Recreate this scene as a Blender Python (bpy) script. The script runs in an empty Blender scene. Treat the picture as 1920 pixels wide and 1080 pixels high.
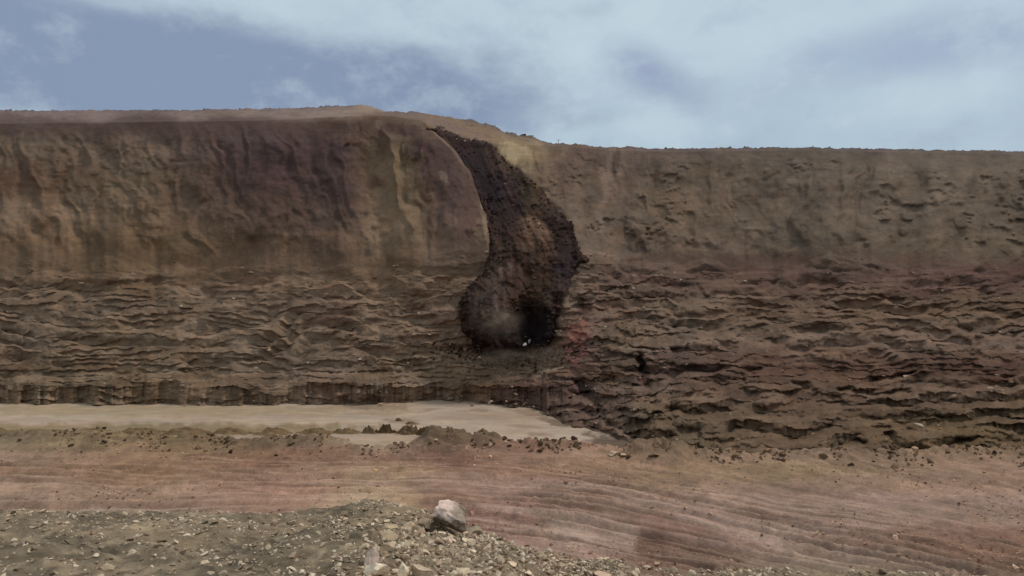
import bpy, math, random
import numpy as np

random.seed(7)
rng = np.random.default_rng(11)
S = bpy.context.scene
COL = S.collection
F = 1300.0                      # focal length in photo pixels (1920 wide); camera stands at the origin
R = math.radians

# ------------------------------------------------------------------ camera
cam_d = bpy.data.cameras.new("camera"); cam = bpy.data.objects.new("camera", cam_d); COL.objects.link(cam)
cam.location = (0, 0, 0); cam.rotation_euler = (R(90), 0, 0)
cam_d.sensor_width = 36; cam_d.lens = 36 * F / 1920; cam_d.clip_start = 0.1; cam_d.clip_end = 9000
S.camera = cam

# ------------------------------------------------------------------ sky and sun
SUN_EL, SUN_AZ = 58, 62        # degrees; azimuth clockwise from +Y (beyond the wall, a little right)
W = bpy.data.worlds.new("World"); S.world = W; W.use_nodes = True
nt = W.node_tree; nt.nodes.clear()
def N(t, **k):
    n = nt.nodes.new(t)
    for a, b in k.items(): setattr(n, a, b)
    return n
def L(a, b): nt.links.new(a, b)
def M(op, a, b=None, c=None, clamp=False):
    n = N('ShaderNodeMath', operation=op); n.use_clamp = clamp
    for i, v in enumerate((a, b, c)):
        if v is None: continue
        if isinstance(v, (int, float)): n.inputs[i].default_value = v
        else: L(v, n.inputs[i])
    return n.outputs[0]
def MIX(fac, a, b):
    n = N('ShaderNodeMix', data_type='RGBA')
    if isinstance(fac, (int, float)): n.inputs[0].default_value = fac
    else: L(fac, n.inputs[0])
    for i, v in ((6, a), (7, b)):
        if isinstance(v, tuple): n.inputs[i].default_value = (*v, 1)
        else: L(v, n.inputs[i])
    return n.outputs[2]
def SS(x, lo, hi):
    n = N('ShaderNodeMapRange', interpolation_type='SMOOTHSTEP'); L(x, n.inputs[0])
    n.inputs[1].default_value = lo; n.inputs[2].default_value = hi
    return n.outputs[0]
def lin(c): return tuple(((v / 255) / 12.92 if v / 255 <= .04045 else ((v / 255 + .055) / 1.055) ** 2.4) for v in c)
STR = 0.1
def sk(r, g, b): return tuple(v / STR for v in lin((r, g, b)))
sky = N('ShaderNodeTexSky', sky_type='NISHITA', sun_disc=False)
sky.sun_elevation = R(SUN_EL); sky.sun_rotation = R(SUN_AZ); sky.air_density = 1.0; sky.dust_density = 2.0
tc = N('ShaderNodeTexCoord'); sep = N('ShaderNodeSeparateXYZ'); L(tc.outputs['Generated'], sep.inputs[0])
az = M('ARCTAN2', sep.outputs[0], sep.outputs[1])              # 0 = straight ahead
el = M('ARCSINE', sep.outputs[2])
def noise(scale, vscale=(1, 1, 2.2), det=5, rough=.5, off=0.0):
    mp = N('ShaderNodeMapping'); mp.inputs['Scale'].default_value = vscale; mp.inputs['Location'].default_value = (off, off, off)
    L(tc.outputs['Generated'], mp.inputs[0])
    n = N('ShaderNodeTexNoise'); n.inputs['Scale'].default_value = scale; n.inputs['Detail'].default_value = det
    n.inputs['Roughness'].default_value = rough; L(mp.outputs[0], n.inputs['Vector'])
    return n.outputs['Fac']
n1 = noise(5.5, det=6, rough=.52); n2 = noise(2.2, off=3.1, det=4); n3 = noise(13, off=7.7, det=8, rough=.6); n4 = noise(7.5, vscale=(1, 1, 1.5), off=11.3, det=8, rough=.62)
w1 = M('MULTIPLY', M('SUBTRACT', n1, .5), .30); w2 = M('MULTIPLY', M('SUBTRACT', n3, .5), .24)
warp = M('ADD', w1, w2)
def cloud(px, py, rx, ry, edge=.55, tilt=0.0):
    """a soft cloud bank round one direction: distance in azimuth / elevation, edge broken by noise"""
    a0 = math.atan((px - 960) / F); e0 = math.atan((540 - py) / F)
    dx = M('SUBTRACT', az, a0); dy = M('SUBTRACT', M('SUBTRACT', el, e0), M('MULTIPLY', dx, tilt))
    u = M('DIVIDE', dx, rx / F); v = M('DIVIDE', dy, ry / F)
    d = M('SQRT', M('ADD', M('MULTIPLY', u, u), M('MULTIPLY', v, v)))
    d = M('ADD', d, M('MULTIPLY', warp, 2.2))
    n = N('ShaderNodeMapRange', interpolation_type='SMOOTHSTEP'); L(d, n.inputs[0])
    n.inputs[1].default_value = 1.0 + edge * .5; n.inputs[2].default_value = 1.0 - edge * .9
    return n.outputs[0]
veil = MIX(SS(n2, .38, .62), sk(176, 195, 209), sk(192, 211, 220))
veil = MIX(SS(el, .26, .42), veil, sk(194, 212, 221))
veil = MIX(M('MULTIPLY', SS(n1, .50, .72), .35), veil, sk(160, 178, 200))
base = MIX(.88, sky.outputs[0], veil)
dark = sk(132, 149, 176)
c = MIX(M('MULTIPLY', cloud(230, 180, 790, 104, .45, 0), .96), base, dark)
c = MIX(M('MULTIPLY', cloud(800, 195, 190, 70, .7, -.22), .80), c, dark)
c = MIX(M('MULTIPLY', cloud(1225, 150, 95, 44, 1.1, -.45), .70), c, sk(140, 152, 184))
c = MIX(M('MULTIPLY', cloud(1760, 150, 250, 46, .9, .0), .50), c, sk(140, 156, 190))
c = MIX(M('MULTIPLY', cloud(1100, 225, 90, 16, .9, .10), .35), c, sk(150, 168, 184))
c = MIX(M('MULTIPLY', cloud(1115, 20, 40, 16, .9, .0), .30), c, sk(150, 168, 184))
c = MIX(M('MULTIPLY', SS(n4, .50, .66), .28), c, sk(204, 219, 228))
c = MIX(M('MULTIPLY', SS(n4, .50, .32), .22), c, sk(138, 154, 182))
bg = N('ShaderNodeBackground'); L(c, bg.inputs[0]); bg.inputs[1].default_value = STR
wo = N('ShaderNodeOutputWorld'); L(bg.outputs[0], wo.inputs[0])

sd = bpy.data.lights.new("sun", 'SUN'); sd.energy = 1.7; sd.angle = R(10); sd.color = (1, .95, .88)
sun = bpy.data.objects.new("sun", sd); COL.objects.link(sun)
sun.rotation_euler = (R(90 - SUN_EL), 0, R(180 - SUN_AZ))
sun.location = (0, 0, 200)
S.view_settings.view_transform = 'Standard'; S.view_settings.look = 'None'
S.view_settings.exposure = 0; S.view_settings.gamma = 1; S.view_settings.use_curve_mapping = False
S.cycles.volume_step_rate = 2.0
S.cycles.max_bounces = 6

# ------------------------------------------------------------------ numpy noise
def _hash(ix, iy, iz, seed):
    h = (ix * 374761393 + iy * 668265263 + iz * 2147483647 + seed * 1274126177) & 0xffffffff
    h = ((h ^ (h >> 13)) * 1274126177) & 0xffffffff
    h = ((h ^ (h >> 16)) * 2246822519) & 0xffffffff
    return ((h ^ (h >> 15)) & 0xffffff) / float(0xffffff) * 2 - 1
def vnoise(x, y, z=None, seed=0):
    x = np.asarray(x, float); y = np.asarray(y, float)
    xi = np.floor(x).astype(np.int64); yi = np.floor(y).astype(np.int64)
    fx = x - xi; fy = y - yi
    ux = fx * fx * fx * (fx * (fx * 6 - 15) + 10); uy = fy * fy * fy * (fy * (fy * 6 - 15) + 10)
    if z is None:
        a = _hash(xi, yi, 0, seed); b = _hash(xi + 1, yi, 0, seed); c_ = _hash(xi, yi + 1, 0, seed); d = _hash(xi + 1, yi + 1, 0, seed)
        return (a + (b - a) * ux) * (1 - uy) + (c_ + (d - c_) * ux) * uy
    z = np.asarray(z, float); zi = np.floor(z).astype(np.int64); fz = z - zi; uz = fz * fz * (3 - 2 * fz)
    def pl(k):
        a = _hash(xi, yi, k, seed); b = _hash(xi + 1, yi, k, seed); c_ = _hash(xi, yi + 1, k, seed); d = _hash(xi + 1, yi + 1, k, seed)
        return (a + (b - a) * ux) * (1 - uy) + (c_ + (d - c_) * ux) * uy
    return pl(zi) * (1 - uz) + pl(zi + 1) * uz
def fbm(x, y, o=4, seed=0, gain=.5, z=None):
    s = 0; a = 1; t = 0
    for k in range(o):
        ca, sa = math.cos(k * .7), math.sin(k * .7)
        s = s + a * vnoise((x * ca - y * sa) * 2.03 ** k + 17.3 * k, (x * sa + y * ca) * 2.03 ** k - 9.1 * k, None if z is None else z * 2.03 ** k, seed + k)
        t += a; a *= gain
    return s / t * 1.6
def fbma(x, y, o=4, seed=0, gain=.5):         # keeps the axes (for stretched strata)
    s = 0; a = 1; t = 0
    for k in range(o):
        s = s + a * vnoise(x * 2.03 ** k + 17.3 * k, y * 2.03 ** k - 9.1 * k, None, seed + k); t += a; a *= gain
    return s / t * 1.6
def ridged(x, y, o=4, seed=0): 
    s = 0; a = 1; t = 0
    for k in range(o):
        s = s + a * (1 - 2 * np.abs(vnoise(x * 2.1 ** k + 5.7 * k, y * 2.1 ** k, None, seed + k))); t += a; a *= .55
    return s / t
def ss(x, lo, hi):
    t = np.clip((x - lo) / (hi - lo), 0, 1); return t * t * (3 - 2 * t)
def srgb(c): 
    c = np.asarray(c, float) / 255.0
    return np.where(c <= .04045, c / 12.92, ((c + .055) / 1.055) ** 2.4)

# ------------------------------------------------------------------ materials
def soil_material(name, var=.35, scales=(.15, 1.1, 6), bump=.35, bscale=3.0, rough=.95, stretch=(1, 1, 1), tint=(1.06, .97, .9), bdist=.1):
    m = bpy.data.materials.new(name); m.use_nodes = True; t = m.node_tree; t.nodes.clear()
    def n_(ty, **k):
        n = t.nodes.new(ty)
        for a, b in k.items(): setattr(n, a, b)
        return n
    out = n_('ShaderNodeOutputMaterial'); p = n_('ShaderNodeBsdfPrincipled'); t.links.new(p.outputs[0], out.inputs[0])
    p.inputs['Roughness'].default_value = rough; p.inputs['Specular IOR Level'].default_value = .12
    at = n_('ShaderNodeAttribute', attribute_name='soil'); tcn = n_('ShaderNodeTexCoord')
    mp = n_('ShaderNodeMapping'); mp.inputs['Scale'].default_value = stretch; t.links.new(tcn.outputs['Object'], mp.inputs[0])
    prev = at.outputs['Color']
    for i, s in enumerate(scales):
        nz = n_('ShaderNodeTexNoise'); nz.inputs['Scale'].default_value = s; nz.inputs['Detail'].default_value = 7; nz.inputs['Roughness'].default_value = .62
        t.links.new(mp.outputs[0], nz.inputs['Vector'])
        cr = n_('ShaderNodeMapRange'); cr.inputs[1].default_value = .3; cr.inputs[2].default_value = .7
        cr.inputs[3].default_value = 1 - var; cr.inputs[4].default_value = 1 + var; t.links.new(nz.outputs[0], cr.inputs[0])
        mx = n_('ShaderNodeMix', data_type='RGBA', blend_type='MULTIPLY'); mx.inputs[0].default_value = 1
        t.links.new(prev, mx.inputs[6]); t.links.new(cr.outputs[0], mx.inputs[7]); prev = mx.outputs[2]
        if i == 0:
            m2 = n_('ShaderNodeMix', data_type='RGBA', blend_type='MULTIPLY'); cr2 = n_('ShaderNodeMapRange')
            cr2.inputs[1].default_value = .35; cr2.inputs[2].default_value = .7; n2_ = n_('ShaderNodeTexNoise'); n2_.inputs['Scale'].default_value = s * 2.7; n2_.inputs['Detail'].default_value = 5
            t.links.new(mp.outputs[0], n2_.inputs['Vector']); t.links.new(n2_.outputs[0], cr2.inputs[0]); t.links.new(cr2.outputs[0], m2.inputs[0])
            t.links.new(prev, m2.inputs[6]); m2.inputs[7].default_value = (*tint, 1); prev = m2.outputs[2]
    t.links.new(prev, p.inputs['Base Color'])
    nb = n_('ShaderNodeTexNoise'); nb.inputs['Scale'].default_value = bscale; nb.inputs['Detail'].default_value = 9; nb.inputs['Roughness'].default_value = .7
    t.links.new(mp.outputs[0], nb.inputs['Vector'])
    b = n_('ShaderNodeBump'); b.inputs['Strength'].default_value = bump; b.inputs['Distance'].default_value = bdist
    t.links.new(nb.outputs[0], b.inputs['Height']); t.links.new(b.outputs[0], p.inputs['Normal'])
    return m
M_wall = soil_material('pit_wall_soil', .14, (.05, .35, 1.6), .5, .9, bdist=.8)
M_slide = soil_material('wet_slide_soil', .16, (.08, .5, 2.0), .45, 1.0, bdist=.8, tint=(1.1, .9, .82))
M_pan = soil_material('dried_mud', .09, (.03, .2, 1.2), .5, .6, stretch=(1, 1.6, 1), bdist=.2)
M_near = soil_material('road_soil', .17, (.25, 2.2, 9), .8, 5, bdist=.09, tint=(1.0, .98, .95))
M_rock = soil_material('pale_rock', .16, (1.2, 5, 22), .6, 14, rough=.9, bdist=.03, tint=(1.04, .97, .93))
M_heap = soil_material('spoil_soil', .16, (.2, 1.0, 5), .6, 3, bdist=.2)

# ------------------------------------------------------------------ mesh helpers
def set_col(me, col):
    a = me.color_attributes.new('soil', 'FLOAT_COLOR', 'POINT')
    a.data.foreach_set('color', np.concatenate([col, np.ones((len(col), 1))], 1).astype(np.float32).ravel())
def raw_mesh(name, v, f, col, mat, smooth=False):
    v = np.asarray(v, np.float32); f = np.asarray(f, np.int32); k = f.shape[1]
    me = bpy.data.meshes.new(name)
    me.vertices.add(len(v)); me.vertices.foreach_set('co', v.ravel())
    me.loops.add(f.size); me.loops.foreach_set('vertex_index', f.ravel())
    me.polygons.add(len(f)); me.polygons.foreach_set('loop_start', np.arange(0, f.size, k, dtype=np.int32))
    me.polygons.foreach_set('loop_total', np.full(len(f), k, np.int32))
    me.polygons.foreach_set('use_smooth', np.full(len(f), smooth))
    me.update(calc_edges=True); me.validate()
    set_col(me, np.asarray(col)); me.materials.append(mat)
    return me
def link(name, me, parent=None, loc=None, **props):
    o = bpy.data.objects.new(name, me); COL.objects.link(o)
    if parent: o.parent = parent
    if loc is not None: o.location = loc
    for k, v in props.items(): o[k] = v
    return o
def grid_faces(nr, nc, keep=None, flip=False):
    r, c_ = np.meshgrid(np.arange(nr - 1), np.arange(nc - 1), indexing='ij')
    a = (r * nc + c_).ravel(); f = np.stack([a, a + 1, a + nc + 1, a + nc], 1)
    if flip: f = f[:, ::-1]
    if keep is not None: f = f[keep.ravel()[f].all(1)]
    return f
def compact(v, f, col):
    u, inv = np.unique(f, return_inverse=True); return v[u], inv.reshape(f.shape), col[u]
def smoothstep_grid(px, py, cx, cy, table):
    """soil tone table (rows py, columns px) -> colour, bilinear"""
    T = np.array(table, float)
    ix = np.clip(np.interp(px, cx, np.arange(len(cx))), 0, len(cx) - 1.0001); iy = np.clip(np.interp(py, cy, np.arange(len(cy))), 0, len(cy) - 1.0001)
    i0 = ix.astype(int); j0 = iy.astype(int); fx = (ix - i0); fy = (iy - j0)
    fx = fx * fx * (3 - 2 * fx); fy = fy * fy * (3 - 2 * fy); fx = fx[..., None]; fy = fy[..., None]
    return (T[j0, i0] * (1 - fx) + T[j0, i0 + 1] * fx) * (1 - fy) + (T[j0 + 1, i0] * (1 - fx) + T[j0 + 1, i0 + 1] * fx) * fy
def patch(col, px, py, cx, cy, rx, ry, rot, rgb, s=1.0, edge=.5, wob=.35, seed=0):
    ca, sa = math.cos(R(rot)), math.sin(R(rot)); dx = px - cx; dy = py - cy
    u = (dx * ca + dy * sa) / rx; v = (-dx * sa + dy * ca) / ry
    d = np.sqrt(u * u + v * v) + wob * fbm(px / 14, py / 14, 3, seed + int(cx))
    m = (1 - ss(d, 1 - edge, 1 + edge * .4))[..., None] * s
    return col * (1 - m) + np.array(rgb, float) * m

# ================================================================== PIT WALL
cI = [np.arange(-760, -40, 12.), np.arange(-40, 640, 2.65), np.arange(640, 1290, 1.7), np.arange(1290, 1960, 2.65), np.arange(1960, 2700, 12.)]
PX = np.concatenate(cI); A = (PX - 960) / F
FLOOR = -34.0
def yl(pts): 
    p = np.array(pts, float); return lambda x: np.interp(x, p[:, 0], p[:, 1])
sky_y = yl([(-800, 235), (-200, 212), (0, 207), (300, 206), (560, 203), (650, 198), (685, 197), (700, 201), (722, 208), (760, 210), (782, 210), (822, 217), (870, 224), (912, 232), (934, 241), (950, 249), (1000, 257), (1030, 268), (1060, 270), (1105, 272), (1135, 277), (1175, 275), (1235, 279), (1500, 277), (1920, 284), (2700, 300)])
rim_y = yl([(-800, 250), (0, 232), (500, 226), (685, 216), (740, 218), (790, 226), (830, 246), (870, 263), (905, 270), (1000, 272), (1060, 274), (1105, 277), (1140, 282), (1235, 284), (1500, 282), (1920, 289), (2700, 306)])
toe1_y = yl([(-800, 500), (0, 490), (400, 500), (685, 502), (760, 498), (850, 482), (960, 480), (1050, 482), (1110, 484), (1235, 490), (1500, 496), (1920, 500), (2700, 500)])
led_y = yl([(-800, 700), (0, 702), (400, 706), (685, 700), (760, 712), (830, 714), (900, 716), (980, 706), (1040, 696), (1110, 686), (1235, 684), (1500, 690), (1920, 694), (2700, 694)])
toe_y = yl([(-800, 766), (0, 758), (400, 760), (685, 759), (745, 757), (800, 751), (850, 751), (900, 757), (960, 763), (1016, 768), (1026, 780), (1056, 794), (1088, 803), (1120, 808), (1150, 820), (1190, 838), (1235, 856), (1500, 862), (1920, 864), (2700, 864)])
_t0 = toe_y
_l0 = led_y
led_y = lambda x: _l0(x) + fbm(np.asarray(x, float) / 75., 0 * np.asarray(x, float) + 7, 4, 204) * 13
toe_y = lambda x: _t0(x) + fbm(np.asarray(x, float) / 26., 0 * np.asarray(x, float), 4, 202, .6) * 3.4
rim_D = lambda x: 300 + 0 * x
_t1 = toe1_y
toe1_y = lambda x: _t1(x) + fbm(np.asarray(x, float) / 70., 0 * np.asarray(x, float), 4, 201) * 15 + fbm(np.asarray(x, float) / 240., 0 * np.asarray(x, float) + 3, 2, 203) * 16
toe1_D = lambda x: 246 + 6 * np.sin(x / 170.) 
led_D = lambda x: 213 - 28 * ss(x, 980, 1180)
def toe_D(x): return -FLOOR * F / (toe_y(x) - 540)
def sky_D(x): return 300 + 14 + 130 * ss(-x, -1060, -700)
def ctrl(x):
    """(py, D) control lines of the wall from skyline to toe at photo column x"""
    return [(sky_y(x), sky_D(x)), (rim_y(x), rim_D(x)), (toe1_y(x), toe1_D(x)), (led_y(x), led_D(x)), (toe_y(x), toe_D(x))]
def wall_D(px, py):
    """depth of the bare wall under a photo point"""
    px = np.asarray(px, float); py = np.asarray(py, float); C = ctrl(px); D = np.full(np.broadcast(px, py).shape, np.nan)
    D = np.where(py <= C[0][0], C[0][1], D)
    for (y0, d0), (y1, d1) in zip(C[:-1], C[1:]):
        z0 = (540 - y0) / F * d0; z1 = (540 - y1) / F * d1
        k = (540 - py) / F                   # intersect ray z=k*D with the segment
        t = (k * d0 - z0) / ((z1 - z0) - k * (d1 - d0)); 
        D = np.where((py > y0) & (py <= y1), d0 + t * (d1 - d0), D)
    return np.where(np.isnan(D), C[-1][1], D)
rows = []          # (segment, t)
nseg = [30, 150, 165, 95]
for s, n in enumerate(nseg):
    for k in range(n): rows.append((s, k / n))
rows.append((3, 1.0)); rows = np.array(rows)
C = ctrl(PX)
Yc = np.array([c_[0] for c_ in C]); Dc = np.array([c_[1] for c_ in C]); Zc = (540 - Yc) / F * Dc
seg = rows[:, 0].astype(int); t = rows[:, 1][:, None]
PXg = np.broadcast_to(PX, (len(rows), len(PX)))
D0, D1, Z0, Z1 = Dc[seg], Dc[seg + 1], Zc[seg], Zc[seg + 1]
D = D0 + (D1 - D0) * t; Z = Z0 + (Z1 - Z0) * t
# terraces in the two lower segments: risers and treads that wander and fade along the wall
def stairs(t, n, nz, rise=.62):
    h = t * n + nz; i = np.floor(h); f = h - i
    fr = ss(f, 0, rise); ft = ss(f, rise, 1)
    return ((i + fr) - nz) / n, ((i + ft) - nz) / n
g = lambda s_, *a: None
PYg = 540 - Z / D * F
n_st = fbma(PXg / 210., t * 1.3 + seg[:, None] * 9, 3, 5) * 1.1
mask_st = ss(fbm(PXg / 90., PYg / 30., 3, 41), -.55, .25) * np.minimum(1, np.minimum(t * 9, (1 - t) * 9))
zt, dt = stairs(t, 6.0, n_st); 
m2 = (seg[:, None] == 2) * mask_st * .45
Z = np.where(seg[:, None] == 2, Z0 + (Z1 - Z0) * (t * (1 - m2) + zt * m2), Z); D = np.where(seg[:, None] == 2, D0 + (D1 - D0) * (t * (1 - m2) + dt * m2), D)
right = ss(PXg, 985, 1090)
zt3, dt3 = stairs(t, 4.0, n_st * .9, .55)
m3 = (seg[:, None] == 3) * np.maximum(right * .6, 0) * ss(mask_st, 0, .4)
# left part of the lowest face: one sheer face under a sloping shelf
shelf = ss(t, .0, .32) ; zl = t; dl = np.where(t < .33, t * 2.2, .726 + (t - .33) * .41)
Zl = Z0 + (Z1 - Z0) * (0.22 * ss(t, 0, .33) + .78 * ss(t, .28, 1.0)); Dl = D0 + (D1 - D0) * dl
Zr = Z0 + (Z1 - Z0) * (t * (1 - m3) + zt3 * m3); Dr = D0 + (D1 - D0) * (t * (1 - m3) + dt3 * m3)
is3 = seg[:, None] == 3
Z = np.where(is3, Zl * (1 - right) + Zr * right, Z); D = np.where(is3, Dl * (1 - right) + Dr * right, D)
PY0 = 540 - Z / D * F
# relief
up = (seg[:, None] == 1) * np.minimum(1, t * 5) * np.minimum(1, (1 - t) * 6)
low = ((seg[:, None] >= 2)) * 1.0
slant = PXg - 0.30 * (PYg - 230) * ss(-PXg, -940, -760) + .10 * (PYg - 280) * ss(PXg, 1000, 1100)
gul = ridged(slant / 58., PYg / 520., 4, 3) 
fan = ridged((PXg + 30 * fbm(PXg / 90., PYg / 70., 3, 6)) / 92., PYg / 900., 2, 7) * ss(PYg, 300, 470)      # scree cones that widen towards the toe
spur = ridged((slant + 26 * fbm(PXg / 60., PYg / 60., 3, 4)) / 74., PYg / 420., 3, 3) * (1 - .5 * ss(PYg, 330, 470))
rock_ = np.tanh(4 * fbm(PXg / 20., PYg / 14., 3, 19)) * ss(fbm(PXg / 70., PYg / 60., 3, 20), .0, .35)           # broken outcrops on the face
dD = up * (-spur * 3.6 - fan * 3.0 - fbm(PXg / 70., PYg / 80., 5, 8, .45) * 2.4 - fbm(PXg / 12., PYg / 12., 4, 9, .6) * .35 - rock_ * (.35 + .5 * ss(PXg, 1000, 1150)))
dD = dD + low * (1 - .35 * ss(PXg, 1230, 1330) - .3 * (1 - ss(PXg, 560, 680))) * np.minimum(1, t * 4 + (seg[:, None] > 2)) * np.where(is3, np.minimum(1, (1 - t) * 12), 1) * (-fbma(PXg / 90., PYg / 16., 4, 12, .55) * .9 * (.3 + ss(fbm(PXg / 80., PYg / 40., 2, 13), -.3, .4)) - fbm(PXg / 10., PYg / 7., 4, 14, .6) * .42 - np.tanh(3.5 * fbma(PXg / 34., PYg / 10., 3, 15)) * .25 - np.tanh(4 * fbma(PXg / 48., PYg / 26., 3, 17)) * .7 * ss(PXg, 900, 1080) - fbma(PXg / 24., PYg / 3.5, 3, 18) * .12 - fbm(PXg / 70., PYg / 45., 3, 16) * 1.5)
def saw(per, am, sd):
    h = PYg / per + fbma(PXg / 210., PYg / 90., 3, sd, .5) * 1.5 + fbm(PXg / 14., PYg / 14., 4, sd + 1, .6) * .22; f = h - np.floor(h)
    return -am * (f ** 1.5 * (1 - ss(f, .88, 1.0)))          # shelf grows outwards, then breaks off in a sharp lip
bench_m = ss(fbm(PXg / 75., PYg / 22., 3, 25), .0, .3)
dD = dD + .85 * low * np.minimum(1, t * 2.6 + (seg[:, None] > 2)) * np.where(is3, np.minimum(1, (1 - t) * 10), 1) * (saw(12., 1.5, 26) * bench_m + saw(19., 1.6, 28) * ss(-fbm(PXg / 75., PYg / 22., 3, 25), .0, .3) * .6 + saw(33., 2.4, 27) * ss(PXg, 960, 1090) * (1 - .5 * ss(PXg, 1240, 1400)))
for gx_, gy_, wx_, hy_, sl2, dp in ((1204, 690, 7, 26, .18, 6.0), (1092, 728, 9, 18, .7, 4.5), (1124, 770, 5, 22, .25, 3.5), (1196, 792, 22, 9, 0, 3.5), (1010, 738, 44, 10, 0, 2.5), (1088, 572, 9, 11, 0, 3.0), (1168, 777, 12, 9, 0, 2.5)):
    qa = (PXg - gx_ - sl2 * (PYg - gy_) + 4 * fbm(PXg / 9., PYg / 9., 3, 301)) / wx_; qb = (PYg - gy_) / hy_
    dD = dD + low * dp * np.exp(-qa ** 4 - qb ** 4)          # gullies and hollows cut back into the benches
groove = ss(fbma(PXg / 3.2, PYg / 60., 3, 22), .0, .9) * ss(fbm(PXg / 45., PYg / 30., 2, 23), -.1, .4)   # vertical grooves on the faces
dD = dD + is3 * np.minimum(1, t * 5) * np.minimum(1, (1 - t) * 8) * groove * .7
poly = np.array([(796, 236), (822, 240), (850, 250), (878, 262), (905, 268), (925, 272), (938, 290), (948, 305), (972, 318), (986, 336), (1002, 342), (1022, 362), (1044, 392), (1066, 414), (1080, 436), (1080, 456), (1092, 476), (1102, 488),
                 (1082, 489), (1074, 512), (1064, 534), (1056, 566), (1046, 592), (1040, 620), (1030, 644), (1006, 652), (984, 655), (962, 662), (942, 668), (918, 668), (900, 654), (886, 638), (868, 620), (872, 604), (863, 588), (866, 566), (878, 546), (888, 526), (904, 512),
                 (916, 494), (922, 480), (926, 462), (922, 440), (920, 412), (912, 384), (898, 352), (882, 318), (862, 288), (836, 262), (812, 246)], float)
def sdist(px, py, P):
    d = np.full(px.shape, 1e9); ins = np.zeros(px.shape, bool)
    for i in range(len(P)):
        a = P[i]; b = P[(i + 1) % len(P)]; e = b - a; w0 = px - a[0]; w1 = py - a[1]
        tt = np.clip((w0 * e[0] + w1 * e[1]) / (e @ e), 0, 1); d = np.minimum(d, (w0 - e[0] * tt) ** 2 + (w1 - e[1] * tt) ** 2)
        cnd = (a[1] > py) != (b[1] > py)
        with np.errstate(divide='ignore', invalid='ignore'):
            xi = a[0] + (py - a[1]) / (e[1] if e[1] else 1e-9) * e[0]
        ins ^= cnd & (px < xi)
    return np.where(ins, np.sqrt(d), -np.sqrt(d))
inb = (PXg > 770) & (PXg < 1120) & (PYg > 220) & (PYg < 690); sd_w = np.full(PXg.shape, -99.); sd_w[inb] = sdist(PXg[inb], PYg[inb], poly)
dD = dD * (1 - .88 * ss(sd_w, -8, 8))
# the mauve slump lobe left of the slide, its pale convex edge
arc = np.array([(730, 232), (790, 234), (820, 250), (852, 282), (880, 322), (898, 366), (910, 410), (918, 455), (922, 500)], float)
def arc_x(py): return np.interp(py, arc[:, 1], arc[:, 0])
lobe = np.where((PYg > 230) & (PYg < 500), 1, 0) * (1 - ss(PXg - arc_x(PYg), -7, 3)) * ss(PXg, 690 + (PYg - 230) * .45, 840 + (PYg - 230) * .16) * ss(PYg, 232, 285) * (1 - ss(PYg, 430, 498))
dD = dD - lobe * 4.5
# headscarp notch and the chute to the right of the arc
notch = ss(PXg - arc_x(PYg), -3, 8) * (1 - ss(PXg, 905 + (PYg - 265) * .55, 960 + (PYg - 265) * .55)) * ss(PYg, 240, 275) * (1 - ss(PYg, 400, 480)) * (seg[:, None] >= 1)
dD = dD + notch * 1.6
# small overhanging soil clods on the rim
crest = (seg[:, None] == 0)
Z = Z + crest * np.minimum(1, (1 - t) * 4 + 0.0) * fbm(PXg / 14., PYg / 6. + t * 4, 4, 31) * .5 + crest * np.maximum(1 - t * 3, 0) * fbm(PXg / 6., PXg * 0, 4, 33, .65) * .4
D = D + dD
Z = Z + low * fbm(PXg / 12., PYg / 5., 3, 35) * .28
X = A[None, :] * D
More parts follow.
